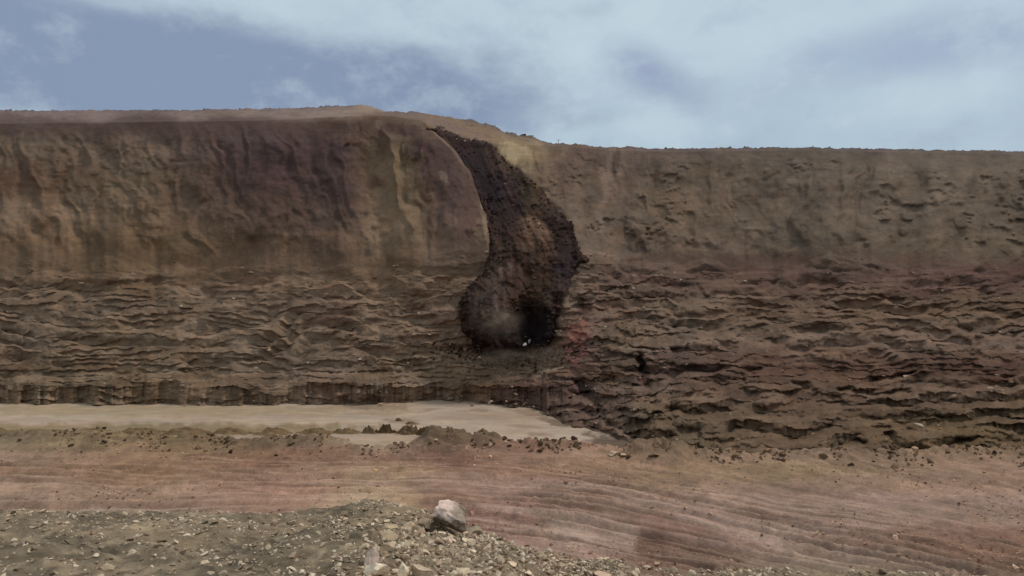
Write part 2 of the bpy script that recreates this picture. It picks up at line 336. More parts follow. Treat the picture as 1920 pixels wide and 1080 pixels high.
# rows behind the skyline, so that the plateau goes on
back = [(4500, -160), (1500, -60), (700, -22), (480, -5)]
bd = np.array([b[0] for b in back], float)[:, None] + 0 * PX; bd = np.maximum(bd, Dc[0] + 4); bz = Zc[0][None, :] + np.array([b[1] for b in back], float)[:, None]
D = np.vstack([bd, D]); Z = np.vstack([bz, Z]); X = np.vstack([A * bd, X])
PYf = 540 - (Z / D) * F; PXf = np.broadcast_to(PX, D.shape); PYf[:4] = sky_y(PX)
cx = [-760, 0, 250, 500, 640, 700, 770, 830, 960, 1100, 1170, 1235, 1500, 1920, 2700]
cy = [205, 235, 280, 340, 400, 460, 520, 580, 640, 690, 730, 800]
cols = {
 -760: [(104,92,84),(76,62,54),(86,72,60),(84,68,56),(98,82,68),(94,78,62),(88,74,60),(92,78,64),(94,80,66),(80,66,52),(90,76,62),(90,76,62)],
 0:    [(104,90,84),(74,60,54),(88,75,62),(80,62,50),(105,88,72),(94,77,60),(88,74,60),(92,78,64),(96,82,68),(78,64,50),(90,78,62),(90,76,62)],
 250:  [(104,90,84),(72,58,52),(90,76,64),(92,78,63),(96,80,64),(86,70,53),(84,68,52),(94,80,66),(92,78,62),(82,68,52),(90,76,60),(90,76,60)],
 500:  [(108,94,86),(75,60,55),(68,54,52),(68,52,48),(80,64,54),(84,68,54),(88,72,58),(94,80,66),(92,78,64),(98,84,70),(82,68,54),(84,70,56)],
 640:  [(112,98,88),(76,60,52),(60,47,46),(66,52,48),(76,62,54),(82,66,54),(88,72,58),(88,72,60),(90,76,62),(98,84,72),(86,70,58),(84,70,56)],
 700:  [(118,102,88),(74,58,48),(88,74,60),(94,78,62),(106,89,71),(100,83,67),(94,78,62),(100,84,69),(102,86,71),(82,68,55),(88,74,60),(86,70,58)],
 770:  [(104,90,82),(88,74,60),(82,68,54),(100,84,66),(102,86,68),(96,80,64),(88,72,58),(97,81,66),(97,81,66),(103,88,72),(96,82,68),(86,70,58)],
 830:  [(100,84,78),(102,86,68),(68,54,48),(72,55,52),(80,64,56),(96,80,68),(90,74,60),(94,78,66),(92,76,62),(104,88,71),(80,66,52),(76,60,50)],
 960:  [(96,82,78),(104,88,70),(116,101,78),(88,74,60),(90,76,62),(92,76,64),(88,72,58),(88,72,60),(92,76,62),(112,96,78),(74,58,48),(74,58,50)],
 1100: [(88,74,70),(86,72,66),(84,70,62),(90,76,64),(94,80,68),(94,80,68),(80,65,55),(84,68,58),(92,74,64),(84,66,56),(78,62,54),(84,68,58)],
 1170: [(88,74,70),(86,72,66),(92,79,69),(90,76,65),(94,80,68),(94,80,68),(76,61,52),(86,70,58),(86,72,58),(74,60,50),(82,68,58),(82,68,58)],
 1235: [(88,74,70),(84,71,66),(82,70,62),(84,72,60),(92,78,64),(92,78,66),(72,57,49),(84,70,58),(88,74,62),(66,52,46),(76,62,52),(76,64,50)],
 1500: [(90,78,72),(86,74,68),(84,74,64),(92,80,68),(90,78,66),(88,76,64),(72,55,47),(84,68,55),(94,78,66),(68,50,40),(78,62,50),(76,62,48)],
 1920: [(90,78,72),(86,74,66),(86,76,66),(94,82,70),(90,78,66),(88,76,62),(72,54,47),(78,62,48),(92,76,64),(64,46,37),(84,68,56),(74,60,42)],
 2700: [(90,78,72),(86,74,66),(86,76,66),(94,82,70),(90,78,66),(88,76,62),(74,57,49),(80,64,50),(92,76,64),(66,48,39),(80,64,52),(74,60,44)]}
tab = [[cols[c_][r] for c_ in cx] for r in range(len(cy))]
qx = PXf + fbm(PXf / 40., PYf / 40., 4, 51) * 14; qy = PYf + fbm(PXf / 60., PYf / 22., 4, 52) * 12
col = smoothstep_grid(qx, qy, cx, cy, tab)
# tone streaks running down the upper slope, beds running along the lower one
upm = (ss(PYf, 235, 270) * (1 - ss(PYf, 470, 500)))[..., None]; lwm = ss(PYf, 485, 510)[..., None]
sl = PXf - 0.30 * (PYf - 230) * ss(-PXf, -940, -760) + .10 * (PYf - 280) * ss(PXf, 1000, 1100)
col = col * (1 + upm * (.06 * fbma(sl / 34., PYf / 160., 4, 61, .6) + .09 * fbm(PXf / 22., PYf / 26., 5, 63, .6) + .05 * fbma(PXf / 50., PYf / 6., 3, 64))[..., None])
col = col * (1 + lwm * (.11 * fbma(PXf / 120., PYf / 7., 4, 62, .6) + .12 * fbm(PXf / 26., PYf / 14., 5, 65, .6))[..., None])
lt_ = (ss(fbm(PXf / 60., PYf / 22., 4, 66, .6), .15, .5) * ss(PYf, 490, 520) * (1 - .6 * ss(PXf, 1060, 1120)))[..., None] * .55; col = col * (1 - lt_) + np.array((112, 96, 80.)) * lt_
P = lambda *a, **k: patch(col, qx * .5 + PXf * .5, qy * .5 + PYf * .5, *a, **k)
# plateau above the rim
col = P(880, 245, 90, 12, 12, (112, 94, 74), .6)
col = P(840, 236, 70, 7, 14, (92, 76, 72), .6)
col = P(820, 246, 26, 8, 20, (66, 50, 42), .8)
col = P(850, 258, 24, 7, 25, (60, 46, 38), .8)
bandm = (np.exp(-np.maximum(PYf - sky_y(PXf), 0) / 4.) * ss(fbm(PXf / 50., PXf * 0, 3, 71), -.5, .2))[..., None] * .75; col = col * (1 - bandm) + np.array((80, 70, 70.)) * bandm
# left slope
for a in [(760, 245, 60, 12, 10, (66, 50, 46), .8), (790, 285, 22, 50, -22, (66, 50, 48), .8), (842, 345, 32, 85, -16, (72, 57, 52), .8), (866, 400, 30, 66, -14, (76, 60, 54), .65),
          (792, 372, 12, 95, -16, (74, 58, 46), .8), (745, 350, 30, 70, -8, (108, 92, 72), .6), (735, 300, 20, 34, -8, (106, 90, 70), .6), (700, 345, 16, 16, 0, (78, 60, 46), .8), (712, 260, 12, 40, 0, (74, 58, 48), .6), (712, 235, 10, 8, 0, (104, 90, 80), .6),
          (835, 335, 9, 14, -30, (108, 92, 80), .8), (795, 300, 5, 16, -5, (100, 84, 70), .6), (745, 490, 30, 14, 0, (72, 56, 44), .7), (850, 425, 14, 28, -20, (92, 76, 64), .6),
          (770, 440, 30, 60, -10, (108, 90, 72), .5), (702, 420, 22, 60, 0, (112, 94, 76), .5), (885, 470, 32, 12, -20, (98, 82, 68), .6), (780, 270, 8, 8, 0, (62, 48, 40), .7)]:
    col = P(*a)
lipd = np.abs(PXf - arc_x(PYf) + 2.5)
lm = (np.exp(-(lipd / 2.6) ** 2) * ss(PYf, 236, 246) * (1 - ss(PYf, 296, 320)))[..., None] * .7; col = col * (1 - lm) + np.array((118, 102, 88.)) * lm
for a in [(905, 378, 5, 14, -8, (124, 110, 96), .9), (911, 425, 6, 22, -4, (116, 100, 84), .8)]:
    col = P(*a)
# right slope
for a in [(962, 292, 36, 24, 0, (138, 122, 96), .95), (985, 315, 16, 12, 20, (120, 104, 80), .6), (968, 300, 4, 14, 20, (140, 124, 98), .6), (1140, 330, 9, 60, 12, (108, 92, 80), .7), (1128, 400, 8, 50, 10, (108, 92, 80), .6),
          (1160, 300, 8, 26, 10, (72, 58, 50), .7), (1122, 305, 8, 14, 10, (76, 60, 48), .6), (1060, 340, 22, 50, -5, (80, 65, 57), .5), (1228, 330, 5, 12, 0, (66, 50, 42), .7), (1205, 470, 5, 12, 0, (66, 50, 42), .7),
          (1190, 345, 3, 8, 10, (66, 50, 42), .7), (1178, 340, 10, 40, 5, (80, 66, 56), .5), (1160, 430, 22, 12, 0, (78, 64, 52), .5), (1185, 385, 24, 5, 0, (76, 62, 50), .6), (1165, 478, 40, 9, 5, (104, 88, 76), .6)]:
    col = P(*a)
# lower beds
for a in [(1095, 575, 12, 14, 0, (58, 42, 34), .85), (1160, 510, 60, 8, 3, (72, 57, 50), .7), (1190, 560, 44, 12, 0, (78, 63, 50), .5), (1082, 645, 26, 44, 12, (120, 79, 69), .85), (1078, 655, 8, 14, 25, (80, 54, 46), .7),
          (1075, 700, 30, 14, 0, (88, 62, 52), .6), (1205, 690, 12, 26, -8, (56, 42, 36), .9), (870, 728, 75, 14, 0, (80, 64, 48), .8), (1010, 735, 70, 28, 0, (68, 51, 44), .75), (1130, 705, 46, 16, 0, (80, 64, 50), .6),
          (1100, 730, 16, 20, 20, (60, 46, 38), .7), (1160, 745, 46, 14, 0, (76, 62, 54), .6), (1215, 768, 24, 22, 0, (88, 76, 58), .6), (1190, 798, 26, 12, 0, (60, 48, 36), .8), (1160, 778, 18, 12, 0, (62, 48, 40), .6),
          (1060, 790, 30, 18, 10, (78, 66, 56), .6), (1210, 830, 40, 18, 0, (70, 58, 44), .7), (705, 735, 22, 20, 0, (78, 64, 50), .6), (760, 678, 44, 7, 4, (72, 58, 44), .7), (720, 690, 24, 12, 15, (74, 60, 46), .7),
          (880, 695, 90, 9, 0, (108, 92, 74), .6), (1050, 688, 50, 4, -6, (124, 108, 92), .7), (720, 590, 20, 5, 0, (74, 58, 46), .7), (800, 590, 24, 4, 0, (70, 54, 44), .7), (790, 570, 40, 5, 0, (72, 56, 46), .6), (715, 605, 26, 6, 5, (74, 60, 48), .6),
          (1050, 540, 12, 20, 0, (106, 90, 80), .6), (1190, 655, 60, 6, 5, (104, 88, 76), .6), (735, 745, 16, 9, 0, (100, 84, 68), .6)]:
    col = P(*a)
WALL_GAIN = 1.55
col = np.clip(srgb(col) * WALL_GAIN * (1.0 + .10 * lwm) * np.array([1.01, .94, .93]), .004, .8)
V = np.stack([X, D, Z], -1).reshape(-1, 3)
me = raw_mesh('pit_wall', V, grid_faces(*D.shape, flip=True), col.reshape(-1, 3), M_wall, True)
link('hillside', me, kind='structure')

# ================================================================== PIT FLOOR (dried mud pan)
px = np.concatenate([np.arange(-760, 640, 6.), np.arange(640, 1280, 2.), np.arange(1280, 2700, 6.)]); dd = np.concatenate([np.linspace(60, 140, 20), np.linspace(140.5, 225, 170)])
pxg, dg = np.meshgrid(px, dd); pyg = 540 - FLOOR / dg * F
zf = FLOOR + fbm(pxg / 60., dg / 12., 3, 71) * .08
c_ = np.zeros(pxg.shape + (3,)) + (160, 142, 124)
c_ = c_ + fbma(pxg / 160., pyg / 9., 4, 72)[..., None] * np.array([8, 8, 7])
c_ = patch(c_, pxg, pyg, 250, 770, 500, 12, 0, (144, 128, 100), .6); c_ = patch(c_, pxg, pyg, 960, 780, 120, 20, 0, (150, 132, 112), .5)
c_ = patch(c_, pxg, pyg, 700, 762, 70, 7, 0, (120, 102, 82), .6); c_ = patch(c_, pxg, pyg, 1000, 775, 60, 6, 8, (122, 104, 86), .6)
c_ = patch(c_, pxg, pyg, 300, 806, 480, 14, 0, (122, 106, 80), .8); c_ = patch(c_, pxg, pyg, 770, 794, 16, 3, 0, (100, 84, 62), .8); c_ = patch(c_, pxg, pyg, 846, 804, 12, 4, 0, (116, 98, 80), .8)
c_ = patch(c_, pxg, pyg, 730, 828, 60, 12, 0, (160, 140, 118), .6)
qn = fbm(pxg / 26., pyg / 7., 4, 74, .6) * 14
for a in [(1140, 832, 62, 22, 0, (92, 76, 64), .95), (1035, 790, 40, 7, 12, (104, 88, 74), .8), (985, 800, 30, 3, 3, (132, 116, 96), .7), (1010, 815, 30, 4, 3, (128, 110, 94), .6), (900, 770, 36, 3, 0, (128, 110, 92), .6), (800, 768, 30, 2.5, -6, (130, 112, 90), .6), (700, 776, 60, 4, 0, (136, 120, 98), .6), (750, 790, 30, 5, 0, (124, 108, 86), .6)]:
    c_ = patch(c_, pxg + qn, pyg + qn * .15, *a)
c_ = c_ * (1 + .05 * fbma(pxg / 40., pyg / 2.2, 4, 75, .6)[..., None])
c_ = np.clip(srgb(c_) * 1.1 * np.array([1.02, .98, .97]), 0, 1)
me = raw_mesh('pit_floor', np.stack([(pxg - 960) / F * dg, dg, zf], -1).reshape(-1, 3), grid_faces(*pxg.shape), c_.reshape(-1, 3), M_pan, True)
link('pit_floor', me, kind='structure')

# ================================================================== NEAR GROUND: rubble shoulder, dirt road, drop into the pit
NX = np.concatenate([np.arange(-900, -60, 14.), np.arange(-60, 650, 3.2), np.arange(650, 1270, 1.75), np.arange(1270, 1990, 3.2), np.arange(1990, 2820, 14.)])
ROAD = -9.0
cr_y = yl([(-900, 980), (-200, 965), (0, 958), (300, 962), (500, 966), (640, 950), (690, 938), (735, 946), (790, 962), (850, 985), (900, 1000), (960, 1018), (1010, 1034), (1070, 1050), (1140, 1058), (1235, 1066), (1450, 1066), (1700, 1078), (1920, 1090), (2800, 1120)])
cr_D = yl([(-900, 11), (0, 12), (500, 13), (690, 14.2), (790, 13.6), (900, 12.8), (1010, 11.5), (1140, 10.6), (1235, 10), (1500, 9.4), (1920, 8.8), (2800, 8)])
ed_y = yl([(-900, 834), (0, 832), (400, 834), (640, 836), (690, 846), (740, 845), (790, 837), (850, 835), (960, 837), (1020, 840), (1100, 845), (1160, 852), (1235, 859), (1500, 860), (1920, 862), (2800, 870)])
def wheel_marks(x, v):
    """narrow wheel marks that cross one another: troughs below zero, pushed-up rims above"""
    rt = np.random.default_rng(44); tr = 0
    for _ in range(13):
        c0, sl_, cv, w_ = rt.uniform(23, 37), rt.normal(0, .07), rt.normal(0, .008), rt.uniform(.07, .14)
        x0, x1 = sorted(rt.uniform(-26, 26, 2)); x0 -= 5; x1 += 5
        for o_ in (0, 1.9):
            q = (v - c0 - o_ - sl_ * x - cv * (x - 2) ** 2 - .12 * np.sin(x * .5 + c0)) / w_
            tr = tr + ss(x, x0, x0 + 3) * (1 - ss(x, x1 - 3, x1)) * .022 * (-np.exp(-q * q) + .9 * np.exp(-(q - 1.8) ** 2) + .7 * np.exp(-(q + 1.8) ** 2)) * (1 + .7 * vnoise(x * .6, x * 0 + c0, None, 9))
    return tr
def near_z(px, d, fine=True):
    x = (px - 960) / F * d
    dc = cr_D(px); zc = (540 - cr_y(px)) / F * dc
    sh = -1.7 + (zc + 1.7) * d / dc
    bumps = fbm(x * .55, d * .55, 4, 81) * .13 * np.minimum(1, np.abs(dc - d) * .3 + .35) + fbm(x * 2.6, d * 2.6, 4, 82, .6) * .065
    sh = np.where(d <= dc, sh, zc - .62 * (d - dc) ** 1.05) + bumps - .30 * np.exp(-((x + 1.17) / .27) ** 4 - ((d - 11.6) / .34) ** 4)
    # road with wheel ruts that bend towards the camera on the right
    bend = .045 * np.maximum(x + 5, 0) ** 2 * (1 / (1 + .03 * np.maximum(x + 5, 0)))
    v = d + bend
    lat = v - 30
    ruts = fbma(x * .07, v * .9, 5, 83, .62) * .05 + ridged(x * .1, v * 1.9, 3, 183) * .012 + fbma(x * .16 + 40, v * 2.6, 3, 84, .6) * .05
    tr = 0
    tr = tr + wheel_marks(x, v)
    for c0, w_, dep in ((29.2, .28, .12), (31.1, .25, .10), (33.2, .3, .11), (35.0, .25, .09), (27.1, .22, .06), (32.2, .16, .07), (30.1, .15, .06)):
        q = (v - c0 - .25 * np.sin(x * .25 + c0)) / w_
        tr = tr + dep * (-np.exp(-q * q) + .8 * np.exp(-(q - 1.7) ** 2) + .6 * np.exp(-(q + 1.7) ** 2)) * (1 + .5 * vnoise(x * .35, x * 0 + c0, None, 10))
    rough = fbm(x * .8, d * 1.3, 5, 85, .55) * .045 + ss(fbm(x * .35, d * .5, 2, 185), -.1, .4) * fbm(x * 4, d * 4, 4, 186, .6) * .05 + fbm(x * .12, d * .12, 3, 86) * .22
    clods = ss(fbm(x * .35, d * .35, 2, 87), .15, .6) * np.maximum(fbm(x * 3.1, d * 3.1, 3, 88), 0) * .12
    de = -ROAD * F / (ed_y(px) - 540)
    road = ROAD + ruts + (1.0 + .7 * ss(x, -2, 3)) * tr * (1 - ss(d, de - 2.5, de - 1)) + rough + clods * ss(d, de - 7, de - 3)
    # safety bank along the lip
    hb = .10 + .74 * ss(px, 765, 815) * (1 - ss(px, 905, 975)) + .25 * ss(px, 905, 940) * (1 - ss(px, 1060, 1120)) + .62 * ss(px, 1165, 1200) * (1 - ss(px, 1240, 1420)) + .35 * (1 - ss(px, 500, 700)) + .25 * ss(px, 1400, 1600)
    q = (d - (de + .2)) / 1.1
    road = road + hb * np.exp(-q * q) * (1 + .42 * fbm(x * .8, d * .8, 3, 89, .5)) + np.exp(-q * q) * fbm(x * 3.2, d * 3.2, 3, 90) * .10
    road = np.where(d > de + .6, np.maximum(road - (d - de - .6) * .92, FLOOR - .5), road)
    k = .25; m = np.maximum(sh, road)
    return m + 0 * k
rD = np.concatenate([np.linspace(1.2, 6, 20), 6 / (1 - np.linspace(0, 1, 190) * (1 - 6 / 16.)), np.linspace(16.2, 21.8, 24), -ROAD * F / (np.linspace(1072, 838, 245) - 540), np.linspace(39.3, 43, 44), np.linspace(43.3, 75, 24)])
rD = np.unique(np.round(rD, 4)); pxg, dg = np.meshgrid(NX, rD)
zg = near_z(pxg, dg); xg = (pxg - 960) / F * dg
pyg = 540 - zg / dg * F
dcg = cr_D(pxg); zcg = (540 - cr_y(pxg)) / F * dcg
onsh = 1 - ss(zg - ROAD, 1.2, 2.6) ; onsh = 1 - onsh       # 1 on the shoulder, 0 on the road
ncx = [-900, 0, 300, 500, 690, 760, 850, 960, 1060, 1150, 1235, 1500, 1920, 2800]
ncy = [835, 860, 885, 910, 940, 970, 1000, 1040, 1080]
nt_ = {
 -900: [(116,98,78),(130,106,88),(118,92,72),(140,114,96),(138,112,98)]+[(128,112,96)]*4,
 0:    [(116,98,78),(132,106,90),(128,100,82),(138,112,96),(140,114,98)]+[(128,112,96)]*4,
 300:  [(118,98,74),(126,98,78),(130,100,80),(146,118,100),(142,114,98)]+[(128,112,96)]*4,
 500:  [(112,90,72),(112,82,66),(132,102,86),(146,112,96),(136,106,92)]+[(128,112,96)]*4,
 690:  [(150,126,106),(120,92,76),(136,110,90),(146,118,98),(154,130,108),(146,122,102),(140,116,100),(132,108,94),(132,108,94)],
 760:  [(124,100,86),(120,90,76),(134,106,84),(138,110,92),(150,122,98),(140,114,94),(132,104,90),(130,104,92),(130,104,92)],
 850:  [(96,76,64),(112,82,68),(126,96,80),(138,108,94),(124,94,80),(120,90,78),(122,94,82),(126,98,86),(130,104,92)],
 960:  [(120,90,76),(128,98,82),(130,98,82),(138,108,94),(130,100,88),(130,100,88),(132,104,92),(134,106,96),(134,106,96)],
 1060: [(132,100,84),(138,108,90),(130,100,82),(134,104,90),(132,102,88),(138,110,98),(148,122,110),(138,110,98),(130,104,92)],
 1150: [(138,108,92),(130,102,84),(126,98,80),(132,104,88),(138,110,96),(134,106,94),(148,122,110),(136,108,96),(124,96,84)],
 1235: [(120,98,84),(134,106,88),(128,102,82),(128,102,84),(142,114,100),(134,104,92),(120,92,82),(112,84,72),(112,84,72)],
 1500: [(116,94,78),(132,106,90),(130,106,84),(130,104,90),(136,110,98),(138,112,100),(148,122,110),(140,118,104),(128,112,94)],
 1920: [(92,76,60),(126,100,82),(134,106,90),(134,106,90),(138,112,100),(140,114,100),(122,92,78),(110,82,68),(112,90,78)],
 2800: [(92,76,60),(126,100,82),(134,106,90),(134,106,90),(138,112,100),(140,114,100),(122,92,78),(110,82,68),(112,90,78)]}
tab = [[nt_[c2][r] for c2 in ncx] for r in range(len(ncy))]
qy = 540 - ROAD / dg * F       # where the road would lie, were nothing on it
qx_ = pxg + fbm(xg * .35, dg * .35, 4, 91) * 30; qy_ = qy + fbm(xg * .3, dg * .6, 4, 92) * 9
rc = smoothstep_grid(qx_, np.clip(qy_, 835, 1080), ncx, ncy, tab)
vv_ = dg + .045 * np.maximum(xg + 5, 0) ** 2 * (1 / (1 + .03 * np.maximum(xg + 5, 0)))
rc = rc * (1 + .07 * fbma(xg * .12, vv_ * 1.6, 4, 93, .6)[..., None] + .12 * fbm(xg * 1.1, dg * 1.1, 6, 94, .65)[..., None])
# pale dust pushed up beside the wheel tracks
vv = dg + .045 * np.maximum(xg + 5, 0) ** 2 * (1 / (1 + .03 * np.maximum(xg + 5, 0)))
for c0 in (29.5, 31.4, 33.5, 27.4, 32.4):
    q = (vv - c0 - .25 * np.sin(xg * .25 + c0)) / .22
    m = (np.exp(-q * q) * (.34 + .42 * ss(fbma(xg * .35, dg * .2, 3, int(c0)), -.2, .5)) * ss(xg, -9, -1))[..., None]; rc = rc * (1 - m) + np.array((172, 144, 130)) * m
wm = wheel_marks(xg, vv); wp = (np.clip(wm / .022, 0, 1.4) * .30)[..., None]; wn = (np.clip(-wm / .022, 0, 1.2) * .26)[..., None]
rc = rc * (1 - wp) + np.array((170, 144, 128.)) * wp; rc = rc * (1 - wn) + np.array((98, 74, 62.)) * wn     # pale loose rims, darker troughs
for a in [(860, 868, 40, 9, 4, (104, 74, 62), .6), (820, 946, 26, 14, 0, (112, 82, 72), .6), (705, 920, 50, 10, 0, (160, 134, 110), .5), (1075, 985, 40, 22, 8, (158, 134, 120), .6), (1170, 992, 34, 10, 6, (162, 138, 126), .6), (1220, 1010, 34, 40, 15, (100, 74, 64), .6),
          (1080, 852, 60, 5, 3, (154, 124, 106), .6), (1700, 1010, 200, 24, 0, (116, 88, 74), .4), (1045, 975, 18, 8, 0, (128, 116, 104), .5)]:
    rc = patch(rc, pxg, qy, *a)
bank = np.exp(-((dg - (-ROAD * F / (ed_y(pxg) - 540) + .3)) / 1.0) ** 2)
bm = (bank * (ss(pxg, 770, 820) * (1 - ss(pxg, 920, 980)) + .8 * ss(pxg, 1170, 1205) * (1 - .7*ss(pxg, 1240, 1420)) + .5 * (1 - ss(pxg, 500, 700))))[..., None] * .85
rc = rc * (1 - bm) + np.array((96, 80, 62)) * bm
gc = np.zeros_like(rc) + (112, 98, 82)
gc = gc * (1 + .18 * fbm(xg * .9, dg * .9, 4, 95, .6)[..., None] + .2 * fbm(xg * 6, dg * 6, 3, 96)[..., None])
gm = ss(fbm(xg * .7, dg * .7, 3, 97), .1, .6)[..., None] * .5; gc = gc * (1 - gm) + np.array((124, 106, 86)) * gm
red = (ss(pxg, 960, 1060) * (1 - ss(pxg, 1250, 1400)) * ss(fbm(xg * .9, dg * .9, 3, 98) + ss(dg, 8.5, 11), .1, .9))[..., None]
gc = gc * (1 - red * .8) + np.array((120, 90, 76)) * red * .8
o3 = onsh[..., None]; nc_ = rc * (1 - o3) + gc * o3
nc_ = np.clip(srgb(nc_) * (1.30 * (1 - o3) + 1.4 * o3) * np.array([1.0, .985, .94]), 0, 1)
me = raw_mesh('near_ground', np.stack([xg, dg, zg], -1).reshape(-1, 3), grid_faces(*pxg.shape), nc_.reshape(-1, 3), M_near, True)
link('dirt_road', me, kind='structure')
# a wide sheet behind and under everything, out to the horizon
g = 6000.; n = 24
uu = np.linspace(-g, g, n); gx, gy = np.meshgrid(uu, uu)
me = raw_mesh('ground', np.stack([gx, gy, 0 * gx - 36], -1).reshape(-1, 3), grid_faces(n, n), np.tile(srgb((110, 94, 78)), (n * n, 1)), M_wall)
link('ground', me, kind='structure')

# ================================================================== THE LANDSLIDE
sx = np.arange(780, 1116, 1.35); sy = np.arange(226, 682, 1.35); sxg, syg = np.meshgrid(sx, sy)
wx = sxg + fbm(sxg / 18, syg / 18, 4, 101) * 4 ; wy = syg + fbm(sxg / 18, syg / 18, 4, 102) * 4
sdst = sdist(wx, wy, poly) + fbm(sxg / 7., syg / 7., 4, 103, .65) * 2.6 + fbm(sxg / 26., syg / 26., 2, 113) * 3
sdst = sdst + 9 * (np.abs(sxg - arc_x(syg)) < 14) * (1 - ss(np.abs(sxg - arc_x(syg)), 6, 14)) * ss(syg, 238, 262) * (1 - ss(syg, 440, 500))
def slide_thick(px, py, s):
    th = 1.4 + 1.6 * ss(py, 300, 420) + 6.0 * ss(py, 470, 590) * (1 - .0 * ss(py, 640, 670))
    edge = 1.2 + 8 * ss(py, 480, 560)
    prof = np.sqrt(np.clip(1 - (1 - np.clip(s / (16 + 16 * ss(py, 480, 560)), 0, 1)) ** 2, 0, 1))
    return th * prof
th = slide_thick(sxg, syg, sdst)
# raised right-hand rim, hollow in the lower lobe, ribs running down the flow
ribs = ridged((sxg - .55 * (syg - 250)) / 26., syg / 160., 4, 104)
hollow = np.exp(-(((sxg - 992) / 30) ** 2 + ((syg - 603) / 36) ** 2))
bulgeL = np.exp(-(((sxg - 915) / 34) ** 2 + ((syg - 585) / 48) ** 2))
chute = np.exp(-((sxg - (895 + (syg - 300) * .32)) / 24) ** 2) * ss(syg, 260, 300) * (1 - ss(syg, 430, 490))
step = ss(syg + fbm(sxg / 22., syg / 30., 3, 110) * 8, 483, 492)
off = th + np.minimum(1, np.maximum(sdst, 0) / 10) * (ribs * 1.0 + fbm(sxg / 30., syg / 30., 4, 105, .5) * 2.4 + fbm(sxg / 9., syg / 6., 4, 106, .55) * (.3 + .35 * ss(fbm(sxg / 40., syg / 40., 2, 107), -.1, .4)) - hollow * 10 + bulgeL * 4.0 - chute * 2.5 + step * 0.5)
off = np.where(sdst > 0, np.maximum(off, .12 * np.minimum(sdst, 8)), sdst * .9)
ck = np.hypot((sxg-1085)/14, (syg-470)/26); off = off + np.exp(-ck*ck)*1.2*(sdst>0)
wD = wall_D(sxg, syg)
lb = (1 - ss(sxg - arc_x(syg), -7, 3)) * ss(syg, 245, 285) * (1 - ss(syg, 430, 498)); nb_ = ss(sxg - arc_x(syg), -3, 8) * ss(syg, 240, 275) * (1 - ss(syg, 400, 480)) * (1 - ss(sxg, 905 + (syg - 265) * .55, 960 + (syg - 265) * .55))
wD = wD - 1.0 + nb_ * 1.2 * np.clip(sdst / 12, 0, 1)
sD = wD - off
scx = [780, 850, 890, 930, 965, 995, 1030, 1065, 1110]; scy = [235, 262, 300, 350, 400, 440, 480, 520, 560, 600, 640, 675]
sc = [
 [(78,60,52),(70,52,44),(76,58,48),(84,66,52),(96,80,62),(96,80,62),(90,76,62),(90,76,62),(90,76,62)],
 [(64,48,44),(58,42,38),(52,38,36),(74,56,44),(96,80,62),(96,80,62),(90,76,62),(90,76,62),(90,76,62)],
 [(60,46,44),(48,35,36),(44,32,33),(62,46,40),(84,66,52),(92,74,58),(90,76,62),(90,76,62),(90,76,62)],
 [(60,46,44),(52,38,38),(46,34,36),(44,32,34),(52,40,38),(70,56,40),(64,50,40),(84,68,56),(84,68,56)],
 [(60,46,44),(54,40,38),(64,48,44),(48,35,35),(50,37,36),(76,60,48),(74,56,46),(56,40,34),(56,40,34)],
 [(60,46,44),(60,46,42),(66,50,42),(58,42,36),(62,46,38),(92,70,56),(80,62,52),(46,32,30),(44,32,30)],
 [(60,46,40),(60,46,40),(62,48,38),(62,48,38),(58,42,34),(62,46,36),(68,50,40),(46,33,34),(56,40,30)],
 [(60,46,40),(60,46,40),(58,42,34),(84,68,58),(72,54,46),(60,44,34),(56,41,32),(54,42,44),(56,42,40)],
 [(56,40,30),(56,38,28),(66,52,46),(76,60,52),(56,40,32),(52,38,28),(62,48,38),(52,38,36),(52,38,36)],
 [(44,28,18),(48,30,20),(66,50,42),(90,74,64),(58,42,34),(28,18,18),(30,20,20),(48,34,30),(48,34,30)],
 [(40,24,18),(40,24,18),(34,18,14),(44,30,24),(40,28,26),(24,15,16),(26,17,18),(48,34,30),(48,34,30)],
 [(40,24,18),(40,24,18),(30,16,14),(32,18,14),(44,32,26),(44,32,26),(40,28,26),(48,34,30),(48,34,30)]]
c_ = smoothstep_grid(wx + fbm(sxg / 12, syg / 12, 3, 108) * 7, wy + fbm(sxg / 12, syg / 12, 3, 109) * 7, scx, scy, sc)
for a in [(1000, 412, 14, 12, 20, (128, 104, 86), .8), (1010, 425, 40, 6, 25, (104, 82, 66), .6), (945, 505, 16, 14, 0, (104, 86, 74), .6), (930, 596, 26, 16, 20, (108, 90, 78), .5), (1000, 455, 40, 10, 5, (86, 66, 52), .5), (1045, 500, 14, 10, 0, (60, 48, 54), .5), (945, 300, 18, 18, 30, (96, 76, 62), .5)]:
    c_ = patch(c_, sxg, syg, *a)
fl = sxg - .42 * (syg - 250) * (syg < 470) - .42 * 220 * (syg >= 470)
c_ = c_ * (1 + (.12 * fbm(sxg / 8., syg / 6., 4, 111, .6) + .30 * fbma(fl / 9., syg / 70., 4, 112, .6))[..., None])
c_ = np.clip(srgb(c_) * .98, .003, 1)
keep = sdst > -7
f = grid_faces(*sxg.shape, keep=keep, flip=True)
V = np.stack([(sxg - 960) / F * sD, sD, (540 - syg) / F * sD], -1).reshape(-1, 3)
v2, f2, cc = compact(V, f, c_.reshape(-1, 3))
slide = bpy.data.objects.new('landslide', None); COL.objects.link(slide); slide.location = (float((950 - 960) / F * 212), 212, -22)
slide['label'] = 'dark brown tongue of wet soil sliding down the pit wall, wide at its foot'; slide['category'] = 'landslide'
v2 = v2 - np.array(slide.location)
me = raw_mesh('slide_mass', v2, f2, cc, M_slide, True); link('soil_mass', me, slide)
